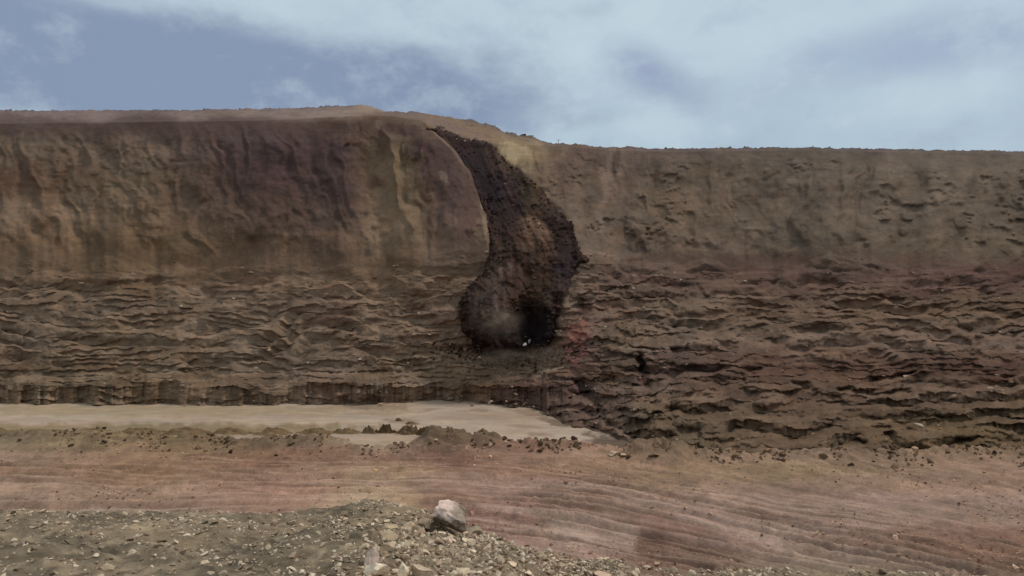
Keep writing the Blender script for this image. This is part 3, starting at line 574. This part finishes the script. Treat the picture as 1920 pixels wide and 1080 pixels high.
def slide_at(px, py):
    i = int(np.clip(round((py - sy[0]) / 1.35), 0, len(sy) - 1)); j = int(np.clip(round((px - sx[0]) / 1.35), 0, len(sx) - 1)); return sD[i, j]

# ------------------------------------------------------------------ rocks
def ico(sub):
    import bmesh
    bm = bmesh.new(); bmesh.ops.create_icosphere(bm, subdivisions=sub, radius=1)
    v = np.array([p.co[:] for p in bm.verts]); f = np.array([[q.index for q in p.verts] for p in bm.faces]); bm.free(); return v, f
ICO = {k: ico(k) for k in (1, 2, 3, 5)}
def rock_shape(sub, seed, cuts=7, rough=.12, dims=(1, 1, 1)):
    r = np.random.default_rng(seed); v, f = ICO[sub]; v = v.copy()
    for _ in range(cuts):                       # slice with random planes -> angular facets
        n = r.normal(size=3); n /= np.linalg.norm(n); h = r.uniform(.26, .66); d = v @ n; m = d > h
        v[m] -= np.outer(d[m] - h, n)
    nrm = v / np.linalg.norm(v, axis=1)[:, None]
    v = v + nrm * (fbm(v[:, 0] * 2 + seed, v[:, 1] * 2, 3, seed, .55, z=v[:, 2] * 2) * rough)[:, None]
    v = v / (np.abs(v).max(0)); return v * np.array(dims) , f
def rock_mesh(name, sub, seed, rgb, **k):
    v, f = rock_shape(sub, seed, **k); r = np.random.default_rng(seed)
    c0 = srgb(rgb) * 1.25 * np.array([1.07, .98, .87]); tone = 1 + .12 * fbm(v[:, 0] * 3, v[:, 1] * 3, 3, seed + 5, z=v[:, 2] * 3)
    return raw_mesh(name, v, f, np.clip(c0[None] * tone[:, None], .01, .85), M_rock)
def ground_pt(px, py):
    """first hit of the ray through a photo point with the near ground"""
    d = np.linspace(5, 18, 700) if py > 935 + (px > 1000) * 100 else np.linspace(18, 45, 900); z = near_z(np.full_like(d, px), d); k = (540 - py) / F * d
    i = np.argmax(k <= z)
    if not (k <= z).any(): return None
    return (px - 960) / F * d[i], d[i], z[i]

# the big boulder
BD = 12.4
bx, by, bz = (840 - 960) / F * BD, BD, (540 - 1003) / F * BD
v, f = ICO[5]; v = v.copy(); r = np.random.default_rng(3)
for n, h in (((-.2, -.9, .35), .70), ((.75, -.3, .55), .70), ((-.85, .1, .4), .66), ((.35, -.75, -.45), .72), ((-.45, -.5, -.75), .34), ((0, -.1, 1), .82), ((.95, .1, -.1), .8), ((-.3, -.7, -.1), .80), ((.3, -.5, .75), .72), ((-.5,-.3,.8),.8)):
    n = np.array(n, float); n /= np.linalg.norm(n); d = v @ n; m = d > h; v[m] -= np.outer(d[m] - h, n)
nr = v / np.linalg.norm(v, axis=1)[:, None]
v = v + nr * (fbm(v[:, 0] * 1.7, v[:, 1] * 1.7, 3, 5, z=v[:, 2] * 1.7) * .10 + ridged(v[:, 0] * 2.2 + v[:, 1], v[:, 2] * 2.4 + v[:, 1], 3, 8) * .045 + fbm(v[:, 0] * 5, v[:, 1] * 5, 5, 9, .6, z=v[:, 2] * 5) * .07)[:, None]
v = v / np.abs(v).max(0)
v[:, 0] = v[:, 0] - .20 * v[:, 2]                      # leans up to the left, foot to the right
v = v * np.array([.32, .33, .285])
bt = np.array([.0, 0, .29]); v = v + bt
cc = np.tile(np.array((150, 140, 130.)), (len(v), 1))
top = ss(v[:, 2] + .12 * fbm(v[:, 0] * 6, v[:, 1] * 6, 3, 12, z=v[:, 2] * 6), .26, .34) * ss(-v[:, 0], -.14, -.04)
cc = cc * (1 - top[:, None]) + np.array((206, 186, 178.)) * top[:, None]  # paler top: overhead light on the boulder painted into its colour
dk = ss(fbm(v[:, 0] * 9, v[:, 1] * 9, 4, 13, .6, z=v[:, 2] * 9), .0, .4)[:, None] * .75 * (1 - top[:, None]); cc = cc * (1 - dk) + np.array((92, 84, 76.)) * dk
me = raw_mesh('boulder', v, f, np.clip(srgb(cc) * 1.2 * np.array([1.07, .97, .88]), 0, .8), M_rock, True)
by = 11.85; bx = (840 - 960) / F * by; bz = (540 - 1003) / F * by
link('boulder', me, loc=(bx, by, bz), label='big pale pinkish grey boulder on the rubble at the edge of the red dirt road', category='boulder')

stones = []
def stone(px, py, w, h, rgb, label, cat='rock', group=None, seed=None, sub=3, dpt=1.0, name='rock'):
    g_ = ground_pt(px, py)
    if g_ is None: return None
    k_ = 1.3 if px < 900 and py > 960 else 1.0; w, h = w * k_, h * k_
    x, d, z = g_; s = seed if seed is not None else int(px * 7 + py)
    me = rock_mesh(name, sub, s, rgb, cuts=9, rough=.08, dims=(w / F * d / 2, w / F * d / 2 * dpt, h / F * d / 2))
    o = link(name, me, loc=(x, d, z + h / F * d * .22)); o['label'] = label; o['category'] = cat
    if group: o['group'] = group
    stones.append((x, d)); return o
for a in [
 (693, 1062, 28, 36, (168, 154, 146), 'pinkish grey upright rock above the white block, left of the rubble'),
 (703, 1082, 40, 30, (204, 192, 176), 'large white block at the lower left of the rubble below the pinkish grey rock'),
 (759, 1080, 24, 24, (206, 194, 174), 'squarish white rock on the rubble, right of the large white block'),
 (786, 1082, 34, 26, (170, 156, 140), 'broad beige rock touching the right side of the squarish white rock'),
 (728, 1010, 34, 16, (160, 144, 124), 'flat wedge shaped beige stone on the rubble left of the big boulder'),
 (730, 990, 26, 12, (156, 140, 120), 'low beige slab above the flat wedge shaped stone'),
 (760, 997, 18, 17, (176, 160, 142), 'blocky pale stone in the cluster between the beige slab and the big boulder'),
 (772, 989, 18, 10, (164, 146, 126), 'slanting tan stone on top of the cluster left of the big boulder'),
 (752, 1013, 10, 10, (196, 180, 160), 'small bright stone below the cluster of stones left of the boulder'),
 (734, 1024, 24, 9, (172, 156, 138), 'thin pale stone lying flat below the wedge shaped stone'),
 (842, 1016, 18, 11, (190, 172, 156), 'pale stone just below the dark hollow under the big boulder'),
 (824, 1018, 14, 11, (170, 152, 138), 'tan stone left of the pale one below the big boulder'),
 (757, 1048, 16, 11, (190, 174, 156), 'three cornered pale stone above the squarish white rock'),
 (889, 1038, 12, 8, (208, 192, 174), 'small white stone right of and below the big boulder'),
 (820, 1060, 16, 10, (158, 142, 126), 'rounded brown grey stone right of the broad beige rock'),
 (868, 1078, 22, 16, (192, 178, 158), 'pale lumpy stone at the bottom edge below the boulder'),
 (957, 1060, 24, 10, (186, 170, 150), 'long pale stone in the middle of the rubble right of the boulder'),
 (915, 1052, 24, 18, (166, 152, 132), 'knobbly grey stone in the densest part of the rubble'),
 (1130, 1084, 34, 16, (190, 166, 150), 'pale pink smooth stone at the bottom edge where rubble meets red soil'),
 (1028, 1042, 10, 16, (146, 118, 106), 'reddish upright stone at the end of the rubble'),
 (700, 1008, 18, 24, (140, 124, 106), 'brown grey stone half buried at the left of the wedge shaped stone'),
 (798, 992, 26, 20, (138, 124, 110), 'grey stone leaning against the left side of the big boulder'),
 (884, 1000, 30, 16, (132, 124, 110), 'greenish grey stone touching the right side of the big boulder'),
 (988, 1076, 20, 12, (204, 184, 164), 'bright beige stone at the bottom edge near the red soil'),
 ]:
    stone(*a)
# the dirty bright pieces tumbling at the foot of the slide and at its head
for (px_, py_, w, h, rgb, lab) in [(984, 647, 9, 9, (176, 168, 172), 'greyish white block at the dark foot of the landslide'), (993, 639, 6, 10, (150, 144, 156), 'narrow grey block tumbling just above the white block at the foot of the landslide'),
                                   (872, 265, 8, 6, (150, 138, 124), 'pale block on the head of the landslide under the rim'), (857, 262, 5, 5, (140, 128, 116), 'tiny pale block left of the other one at the head of the landslide'),
                                   (947, 345, 4, 4, (150, 134, 130), 'single light speck of rock on the dark upper slide')]:
    D_ = float(slide_at(px_, py_)) - .3
    me = rock_mesh('rock', 2, int(px_), rgb, cuts=8, rough=.08, dims=(w / F * D_ / 2, w / F * D_ / 2, h / F * D_ / 2))
    o = link('rock', me, loc=((px_ - 960) / F * D_, D_, (540 - py_) / F * D_)); o['label'] = lab; o['category'] = 'rock'
# pale blocks on the ledges of the wall
for (px_, py_, w, h, rgb) in [(900, 669, 5, 4, (190, 176, 168)), (765, 680, 4, 3, (180, 166, 150)), (920, 752, 8, 4, (176, 158, 136)), (1000, 762, 7, 4, (160, 142, 126)), (950, 752, 5, 3, (150, 134, 114)), (855, 627, 4, 3, (170, 156, 140)), (715, 757, 12, 4, (150, 132, 110))]:
    D_ = float(wall_D(px_, py_)) - 2.6
    me = rock_mesh('rock', 2, int(px_) + 3, rgb, cuts=8, rough=.08, dims=(w / F * D_ / 2, w / F * D_ / 2, h / F * D_ / 2))
    o = link('rock', me, loc=((px_ - 960) / F * D_, D_, (540 - py_) / F * D_)); o['label'] = 'small pale fallen rock lying on a ledge of the lower pit wall'; o['category'] = 'rock'; o['group'] = 'fallen rocks on the ledges of the pit wall'

# middling stones of the rubble: one object each, sharing meshes
tones = [(146, 132, 114), (168, 154, 136), (126, 112, 96), (188, 174, 154), (152, 134, 118), (136, 124, 104)]
proto = [rock_mesh('stone', 2, 200 + i, tones[i % 6], cuts=9, rough=.07) for i in range(18)]
bands = [('angular pale stone in the rubble left of the big boulder', 'stones in the rubble left of the boulder', 225, lambda r: (r.uniform(640, 800), 0)),
         ('angular pale stone in the rubble right of the big boulder', 'stones in the rubble right of the boulder', 0, None)]
r = np.random.default_rng(5); cnt = 0; used = list(stones)
while cnt < 225:
    px_ = r.uniform(-20, 1940) if r.uniform() < .4 else r.uniform(685, 1130)
    py_ = r.uniform(940, 1085)
    if py_ < cr_y(px_) + 6: continue
    g_ = ground_pt(px_, py_)
    if g_ is None or g_[1] > cr_D(px_) + .2: continue
    x, d, z = g_
    w = r.uniform(9, 17) * (1 if r.uniform() < .85 else 1.4) / F * d / 2
    if any((x - a) ** 2 + (d - b) ** 2 < (w * 2.2) ** 2 for a, b in used): continue
    if 806 < px_ < 876 and 940 < py_ < 1012: continue
    used.append((x, d))
    pi_ = int(r.integers(18)); o = link('stone', proto[pi_], loc=(x, d, z + w * .2)); o.scale = (w, w * r.uniform(.7, 1.1), w * r.uniform(.45, .8)); o.rotation_euler = (r.uniform(-.4, .4), r.uniform(-.4, .4), r.uniform(0, 6.28))
    tn = ['tan grey', 'pale beige', 'dull brown', 'cream coloured', 'pinkish tan', 'olive brown'][pi_ % 6]
    if py_ > 1062: where = 'at the bottom edge'
    elif py_ < cr_y(px_) + 22: where = 'along the crest'
    else: where = 'in the middle'
    reg = 'far left of the boulder' if px_ < 600 else 'just left of the boulder' if px_ < 840 else 'just right of the boulder' if px_ < 1130 else 'far right of the boulder'
    o['label'] = 'small ' + tn + ' stone ' + where + ' of the rubble ' + reg; o['category'] = 'stone'; o['group'] = 'small ' + tn + ' stones ' + where + ' of the rubble ' + reg
    cnt += 1
# the uncountable small rubble
def scatter(name, n, sampler, size, tone_list, label, seed, mat=M_rock, flat=.6, lift=.15, gain=1.45):
    r = np.random.default_rng(seed); px_, d_ = sampler(r, n); z_ = near_z(px_, d_); x_ = (px_ - 960) / F * d_
    n = len(x_); bv = [rock_shape(1, 900 + seed + i, cuts=5, rough=.10)[0] for i in range(10)]; bf = ICO[1][1]; nv = len(bv[0])
    V = np.zeros((n, nv, 3)); sz = size(r, n, px_, d_); C = np.zeros((n, nv, 3)); T = np.array([srgb(t_) for t_ in tone_list]) * gain * np.array([1.04, .98, .90])
    kind = r.integers(0, 10, n); ang = r.uniform(0, 6.28, n); tl = r.normal(0, .3, (n, 2))
    ti = r.integers(0, len(T), n)
    for k in range(10):
        m = kind == k; b = bv[k][None] * sz[m][:, None, None] * np.stack([np.ones(m.sum()), r.uniform(.7, 1.1, m.sum()), r.uniform(.4, .9, m.sum()) * flat / .6], -1)[:, None, :]
        ca, sa = np.cos(ang[m])[:, None], np.sin(ang[m])[:, None]
        X = b[..., 0] * ca - b[..., 1] * sa; Y = b[..., 0] * sa + b[..., 1] * ca; Zz = b[..., 2] + X * tl[m, 0][:, None] + Y * tl[m, 1][:, None]
        V[m] = np.stack([X + x_[m][:, None], Y + d_[m][:, None], Zz + (z_[m] + sz[m] * lift)[:, None]], -1)
    C[:] = (T[ti] * r.uniform(.75, 1.25, n)[:, None])[:, None, :]
    f = (bf[None] + (np.arange(n) * nv)[:, None, None]).reshape(-1, 3)
    me = raw_mesh(name, V.reshape(-1, 3), f, C.reshape(-1, 3) * np.minimum(1, .68 / C.reshape(-1, 3).max(1))[:, None], mat); o = link(name, me, kind='stuff'); o['label'] = label; o['category'] = 'gravel'
def s_rub(r, n):
    a = r.uniform(-40, 1960, n); b = r.uniform(620, 1250, n); px_ = np.where(r.uniform(size=n) < .5, a, b)
    d_ = 5.5 + (cr_D(px_) + .9 - 5.5) * np.sqrt(r.uniform(0, 1, n)) 
    dens = fbm((px_ - 960) / F * d_ * .9, d_ * .9, 3, 77); k = (dens > r.uniform(-.9, .5, n)) & ~((px_ > 1000) & (px_ < 1260) & (r.uniform(size=n) < .2)) & ~((np.abs((px_ - 960) / F * d_ + 1.17) < .27) & (np.abs(d_ - 11.6) < .36)); return px_[k], d_[k]
scatter('gravel', 37000, s_rub, lambda r, n, p, d: np.clip(r.lognormal(-4.15, .55, n), .006, .075), [(124, 110, 94), (146, 132, 112), (112, 100, 86), (178, 164, 148), (140, 122, 108), (124, 112, 98), (204, 190, 172), (166, 152, 134)], 'grey brown broken rubble covering the near shoulder around the boulder', 21)
def s_road(r, n):
    px_ = r.uniform(-40, 1960, n); py_ = r.uniform(842, 1070, n); d_ = -ROAD * F / (py_ - 540); x_ = (px_ - 960) / F * d_
    k = (fbm(x_ * .3, d_ * .3, 3, 79) + .5 * ss(-py_, -885, -845) > r.uniform(-.3, 1.3, n)); return px_[k], d_[k]
scatter('road_pebbles', 20000, s_road, lambda r, n, p, d: np.clip(r.lognormal(-3.7, .55, n), .015, .12), [(140, 108, 90), (120, 90, 74), (160, 130, 110), (104, 78, 64), (176, 148, 128)], 'small reddish pebbles and clods strewn on the dirt road', 22, M_near)
def s_lip(r, n):
    px_ = r.uniform(-40, 1960, n); de = -ROAD * F / (ed_y(px_) - 540); d_ = de + r.normal(.1, .8, n)
    k = fbm(px_ / 30., px_ * 0, 3, 80) > r.uniform(-.6, .6, n); return px_[k], d_[k]
scatter('lip_clods', 2600, s_lip, lambda r, n, p, d: np.clip(r.lognormal(-2.6, .5, n), .03, .24), [(92, 76, 60), (80, 64, 50), (110, 90, 72), (128, 104, 86), (70, 56, 44)], 'dark clods along the bank at the far edge of the dirt road', 23, M_near, .8)
# stones one can tell apart along the far lip of the road
for (px_, py_, w, h, rgb, lab) in [(921, 836, 9, 9, (186, 168, 150), 'bright stone on the far edge of the dirt road above the red clods'), (1150, 852, 22, 8, (158, 140, 120), 'heap of pale stone at the far road edge right of centre'), (1168, 856, 12, 8, (176, 158, 138), 'pale stone right of the pale heap at the far road edge'),
                                   (818, 826, 9, 6, (160, 140, 122), 'pale stone on the grey bank beside the pale mud'), (947, 830, 6, 5, (180, 160, 140), 'pale stone at the right end of the grey bank'), (890, 860, 5, 5, (176, 150, 132), 'small pale stone on the red soil below the grey bank'), (919, 857, 7, 6, (190, 164, 146), 'pale stone on the red soil right of the other small pale one'),
                                   (1225, 854, 22, 10, (116, 100, 82), 'dull brown lump below the dark clods at the right edge of the road'), (705, 882, 12, 5, (166, 140, 108), 'yellowish flat stone lying on the left part of the dirt road')]:
    stone(px_, py_, w, h, rgb, lab, sub=2)

# crumbled clods caught on the terraces of the wall
cand = np.where((np.broadcast_to(seg[:, None], (len(rows), len(PX))) >= 2).ravel() & (fbm(PXf[4:] / 40., PYf[4:] / 12., 3, 121) > rng.uniform(-.4, .9, PXf[4:].shape)).ravel())[0] + 4 * len(PX)
pick = rng.choice(cand, 3600, replace=False); Pw = np.stack([X, D, Z], -1).reshape(-1, 3)[pick]
bv = [rock_shape(1, 700 + i, cuts=5, rough=.1)[0] for i in range(8)]; bf = ICO[1][1]
szs = np.clip(rng.lognormal(-1.35, .5, len(pick)), .08, .85)
Vc = np.array([bv[i % 8] * szs[i] * np.array([1.2, 1, .7]) + Pw[i] for i in range(len(pick))])
cc = np.repeat((np.array([srgb(q) for q in [(92, 76, 62), (70, 56, 46), (112, 96, 80), (84, 70, 58), (140, 124, 106)]])[rng.choice(5, len(pick), p=[.3, .3, .2, .15, .05])] * 1.7)[:, None], len(bv[0]), 1)
me = raw_mesh('wall_clods', Vc.reshape(-1, 3), (bf[None] + (np.arange(len(pick)) * len(bv[0]))[:, None, None]).reshape(-1, 3), np.clip(cc.reshape(-1, 3), 0, 1), M_wall)
o = link('wall_clods', me, kind='stuff'); o['label'] = 'crumbled clods lying on the terraces of the lower pit wall'; o['category'] = 'rubble'

def clods(name, P3, sizes, tl, label, mat, seed, gain=1.6):
    r_ = np.random.default_rng(seed); bv_ = [rock_shape(1, seed * 10 + i, cuts=5, rough=.1)[0] for i in range(8)]; bf_ = ICO[1][1]; m_ = len(P3)
    Vc_ = np.array([bv_[i % 8] * sizes[i] * np.array([1.1, 1, .75]) + P3[i] for i in range(m_)])
    cc_ = np.repeat((np.array([srgb(q) for q in tl])[r_.integers(0, len(tl), m_)] * gain * r_.uniform(.7, 1.2, m_)[:, None])[:, None], len(bv_[0]), 1)
    me_ = raw_mesh(name, Vc_.reshape(-1, 3), (bf_[None] + (np.arange(m_) * len(bv_[0]))[:, None, None]).reshape(-1, 3), np.clip(cc_.reshape(-1, 3), 0, 1), mat)
    o_ = link(name, me_, kind='stuff'); o_['label'] = label; o_['category'] = 'rubble'
# loose clods riding on the slide, thick along its edges
ii = np.where((sdst > -3).ravel() & ((np.exp(-np.abs(sdst - 1) / 4.) + .22 * (fbm(sxg / 16., syg / 16., 3, 131) > .15)).ravel() > rng.uniform(0, 1.4, sdst.size)))[0]
ii = rng.choice(ii, 1500, replace=False); Ps = np.stack([(sxg - 960) / F * (sD - .2), sD - .2, (540 - syg) / F * sD], -1).reshape(-1, 3)[ii]
clods('slide_clods', Ps, np.clip(rng.lognormal(-1.4, .5, len(ii)), .1, .8), [(60, 44, 38), (48, 36, 32), (74, 56, 46), (54, 40, 40), (90, 70, 58)], 'loose dark clods riding on the landslide and along its edges', M_slide, 31, 1.1)
# fallen lumps below and beside the foot
nf = 900; fx = rng.normal(960, 75, nf); fy = 655 + np.abs(rng.normal(0, 18, nf)) - .0009 * (fx - 960) ** 2
wi = np.array([int(np.argmin((PXf[4:, np.searchsorted(PX, a_)] - a_) ** 2 * 0 + (PYf[4:, np.searchsorted(PX, a_)] - b_) ** 2)) + 4 for a_, b_ in zip(fx, fy)]); wj = np.searchsorted(PX, fx)
clods('fallen_lumps', np.stack([X[wi, wj], D[wi, wj], Z[wi, wj] + .1], -1), np.clip(rng.lognormal(-1.1, .5, nf), .12, 1.0), [(60, 46, 38), (80, 64, 52), (48, 34, 28), (110, 92, 78)], 'fallen earth lumps strewn below the foot of the landslide', M_slide, 32, 1.5)
# stubble of clods and tufts on the skyline
nk = 260; kx = rng.uniform(-50, 1970, nk); kj = np.searchsorted(PX, kx)
clods('rim_clods', np.stack([X[4, kj], D[4, kj] + rng.uniform(-1, 1, nk), Z[4, kj]], -1), np.clip(rng.lognormal(-1.8, .5, nk), .06, .45) * (1 + .8 * (fbm(kx / 60., kx * 0, 2, 141) > .2)), [(94, 80, 74), (80, 70, 62), (104, 90, 82)], 'small clods and tufts along the skyline of the pit rim', M_wall, 33, 1.4)

# ------------------------------------------------------------------ spoil heaps on the mud pan
def heap(px_, py_, w, h, rgb, lab, seed, group=None):
    D_ = -FLOOR * F / (py_ - 540); W_ = w / F * D_ / 2; H_ = h / F * D_
    n = 46; u = np.linspace(-1.25, 1.25, n); gx, gy = np.meshgrid(u, u); rr = np.sqrt(gx ** 2 + gy ** 2) + .28 * fbm(gx * 2 + seed, gy * 2, 3, seed)
    zz = H_ * (1 - ss(rr, .15, 1.05)) * (1 + .45 * fbm(gx * 3.5, gy * 3.5 + seed, 4, seed + 1, .6)) + (fbm(gx * 9, gy * 9, 3, seed + 2)) * H_ * .10 - .10
    V = np.stack([gx * W_, gy * W_ * .55, zz], -1).reshape(-1, 3); c2 = srgb(rgb) * 1.2 * np.array([1.03, .95, .95]) * (1 + .15 * fbm(gx * 6, gy * 6, 3, seed + 3)[..., None])
    me = raw_mesh('spoil_heap', V, grid_faces(n, n), np.clip(c2.reshape(-1, 3), .01, 1), M_heap, True)
    o = link('spoil_heap', me, loc=((px_ - 960) / F * D_, D_, FLOOR)); o['label'] = lab; o['category'] = 'heap'
    if group: o['group'] = group
for i, a in enumerate([(692, 812, 32, 12, (100, 84, 62), 'brown heap at the left end of the row on the pale mud'), (723, 811, 38, 14, (76, 60, 42), 'darkest pointed heap in the row on the pale mud'), (768, 813, 46, 13, (98, 82, 60), 'wide brown heap in the middle of the row on the pale mud'),
                       (800, 815, 44, 12, (84, 68, 50), 'dark heap right of the wide brown one on the pale mud'), (822, 808, 16, 8, (80, 62, 46), 'small dark mound at the right end of the row of heaps'),
                       (748, 789, 16, 5, (96, 80, 60), 'tiny dark mound alone on the open mud'), (770, 795, 22, 4, (104, 88, 66), 'low brown smear of soil on the open mud beside the tiny mound'), (885, 762, 10, 3, (100, 84, 66), 'little brown mound at the back of the pale mud under the wall')]):
    heap(*a, seed=300 + i)
for i, (px_, w) in enumerate([(650, 60), (590, 80), (510, 90), (430, 80), (350, 100), (260, 90), (170, 90), (80, 100), (-10, 90)]):
    heap(px_, 812, w, 8, (104, 88, 64), 'low brown heap in the long row across the pale mud left of the dark heaps', 340 + i, 'low brown heaps in the row on the mud')

# ------------------------------------------------------------------ a thin pole on the skyline
def box(vs, fs, cxx, cyy, czz, sx_, sy_, sz_):
    b = len(vs)
    for dz in (-1, 1):
        for dx, dy in ((-1, -1), (1, -1), (1, 1), (-1, 1)): vs.append((cxx + dx * sx_, cyy + dy * sy_, czz + dz * sz_))
    for q in ((3, 2, 1, 0), (4, 5, 6, 7), (0, 1, 5, 4), (1, 2, 6, 5), (2, 3, 7, 6), (3, 0, 4, 7)): fs.append([b + k for k in q])
M_wood = soil_material('weathered_wood', .2, (1, 4, 12), .3, 8)
pd = 312.; pole = bpy.data.objects.new('utility_pole', None); COL.objects.link(pole); pole.location = ((1047 - 960) / F * pd, pd, (540 - 271) / F * pd - .3)
pole['label'] = 'thin pole with a short crossarm standing on the skyline'; pole['category'] = 'pole'
vs, fs = [], []
for k in range(6):
    a0 = k * math.pi / 3
    vs += [(.12 * math.cos(a0), .12 * math.sin(a0), 0), (.08 * math.cos(a0), .08 * math.sin(a0), 2.6)]
fs = [[2 * k, 2 * ((k + 1) % 6), 2 * ((k + 1) % 6) + 1, 2 * k + 1] for k in range(6)]
link('mast', raw_mesh('mast', vs, fs, np.tile(srgb((90, 78, 76)), (len(vs), 1)), M_wood), pole)
vs, fs = [], []; box(vs, fs, 0, -.15, 2.3, .9, .05, .06)
link('crossarm', raw_mesh('crossarm', vs, fs, np.tile(srgb((90, 78, 76)), (len(vs), 1)), M_wood), pole)

# ------------------------------------------------------------------ dust
def dust(px_, py_, D_, w, h, dens, lab, seed, rgb=(.50, .36, .27)):
    v, f = ICO[3]; v = v * (1 + .18 * fbm(v[:, 0] * 2, v[:, 1] * 2, 2, seed, z=v[:, 2] * 2))[:, None]
    me = raw_mesh('dust_cloud', v, f, np.zeros((len(v), 3)), M_rock); me.materials.clear()
    m = bpy.data.materials.new('dust'); m.use_nodes = True; t = m.node_tree; t.nodes.clear()
    o_ = t.nodes.new('ShaderNodeOutputMaterial'); pv = t.nodes.new('ShaderNodeVolumePrincipled'); t.links.new(pv.outputs[0], o_.inputs['Volume'])
    pv.inputs['Color'].default_value = (*rgb, 1)
    tc_ = t.nodes.new('ShaderNodeTexCoord'); ln = t.nodes.new('ShaderNodeVectorMath'); ln.operation = 'LENGTH'; t.links.new(tc_.outputs['Object'], ln.inputs[0])
    mr = t.nodes.new('ShaderNodeMapRange'); mr.interpolation_type = 'SMOOTHSTEP'; mr.inputs[1].default_value = .95; mr.inputs[2].default_value = .1; mr.inputs[3].default_value = 0; mr.inputs[4].default_value = dens; t.links.new(ln.outputs['Value'], mr.inputs[0])
    nz = t.nodes.new('ShaderNodeTexNoise'); nz.inputs['Scale'].default_value = 2.2; nz.inputs['Detail'].default_value = 3; t.links.new(tc_.outputs['Object'], nz.inputs[0])
    mm = t.nodes.new('ShaderNodeMath'); mm.operation = 'MULTIPLY'; t.links.new(mr.outputs[0], mm.inputs[0])
    m3_ = t.nodes.new('ShaderNodeMapRange'); m3_.inputs[1].default_value = .38; m3_.inputs[2].default_value = .62; t.links.new(nz.outputs[0], m3_.inputs[0]); t.links.new(m3_.outputs[0], mm.inputs[1])
    t.links.new(mm.outputs[0], pv.inputs['Density']); me.materials.append(m)
    o = link('dust_cloud', me, loc=((px_ - 960) / F * D_, D_, (540 - py_) / F * D_)); o.scale = (w / F * D_ / 2, w / F * D_ / 2 * .6, h / F * D_ / 2)
    o['kind'] = 'stuff'; o['label'] = lab; o['category'] = 'dust'
dust(932, 602, 209, 130, 96, .15, 'faint tan dust rising off the left side of the landslide foot', 1)
dust(1070, 548, 212, 54, 120, .13, 'pale dust wisp along the right flank of the landslide', 2)
dust(940, 668, 203, 160, 46, .08, 'thin dust rolling out under the left of the landslide foot', 4)
dust(1020, 662, 200, 130, 44, .08, 'thin dust spreading below the foot of the landslide', 3)
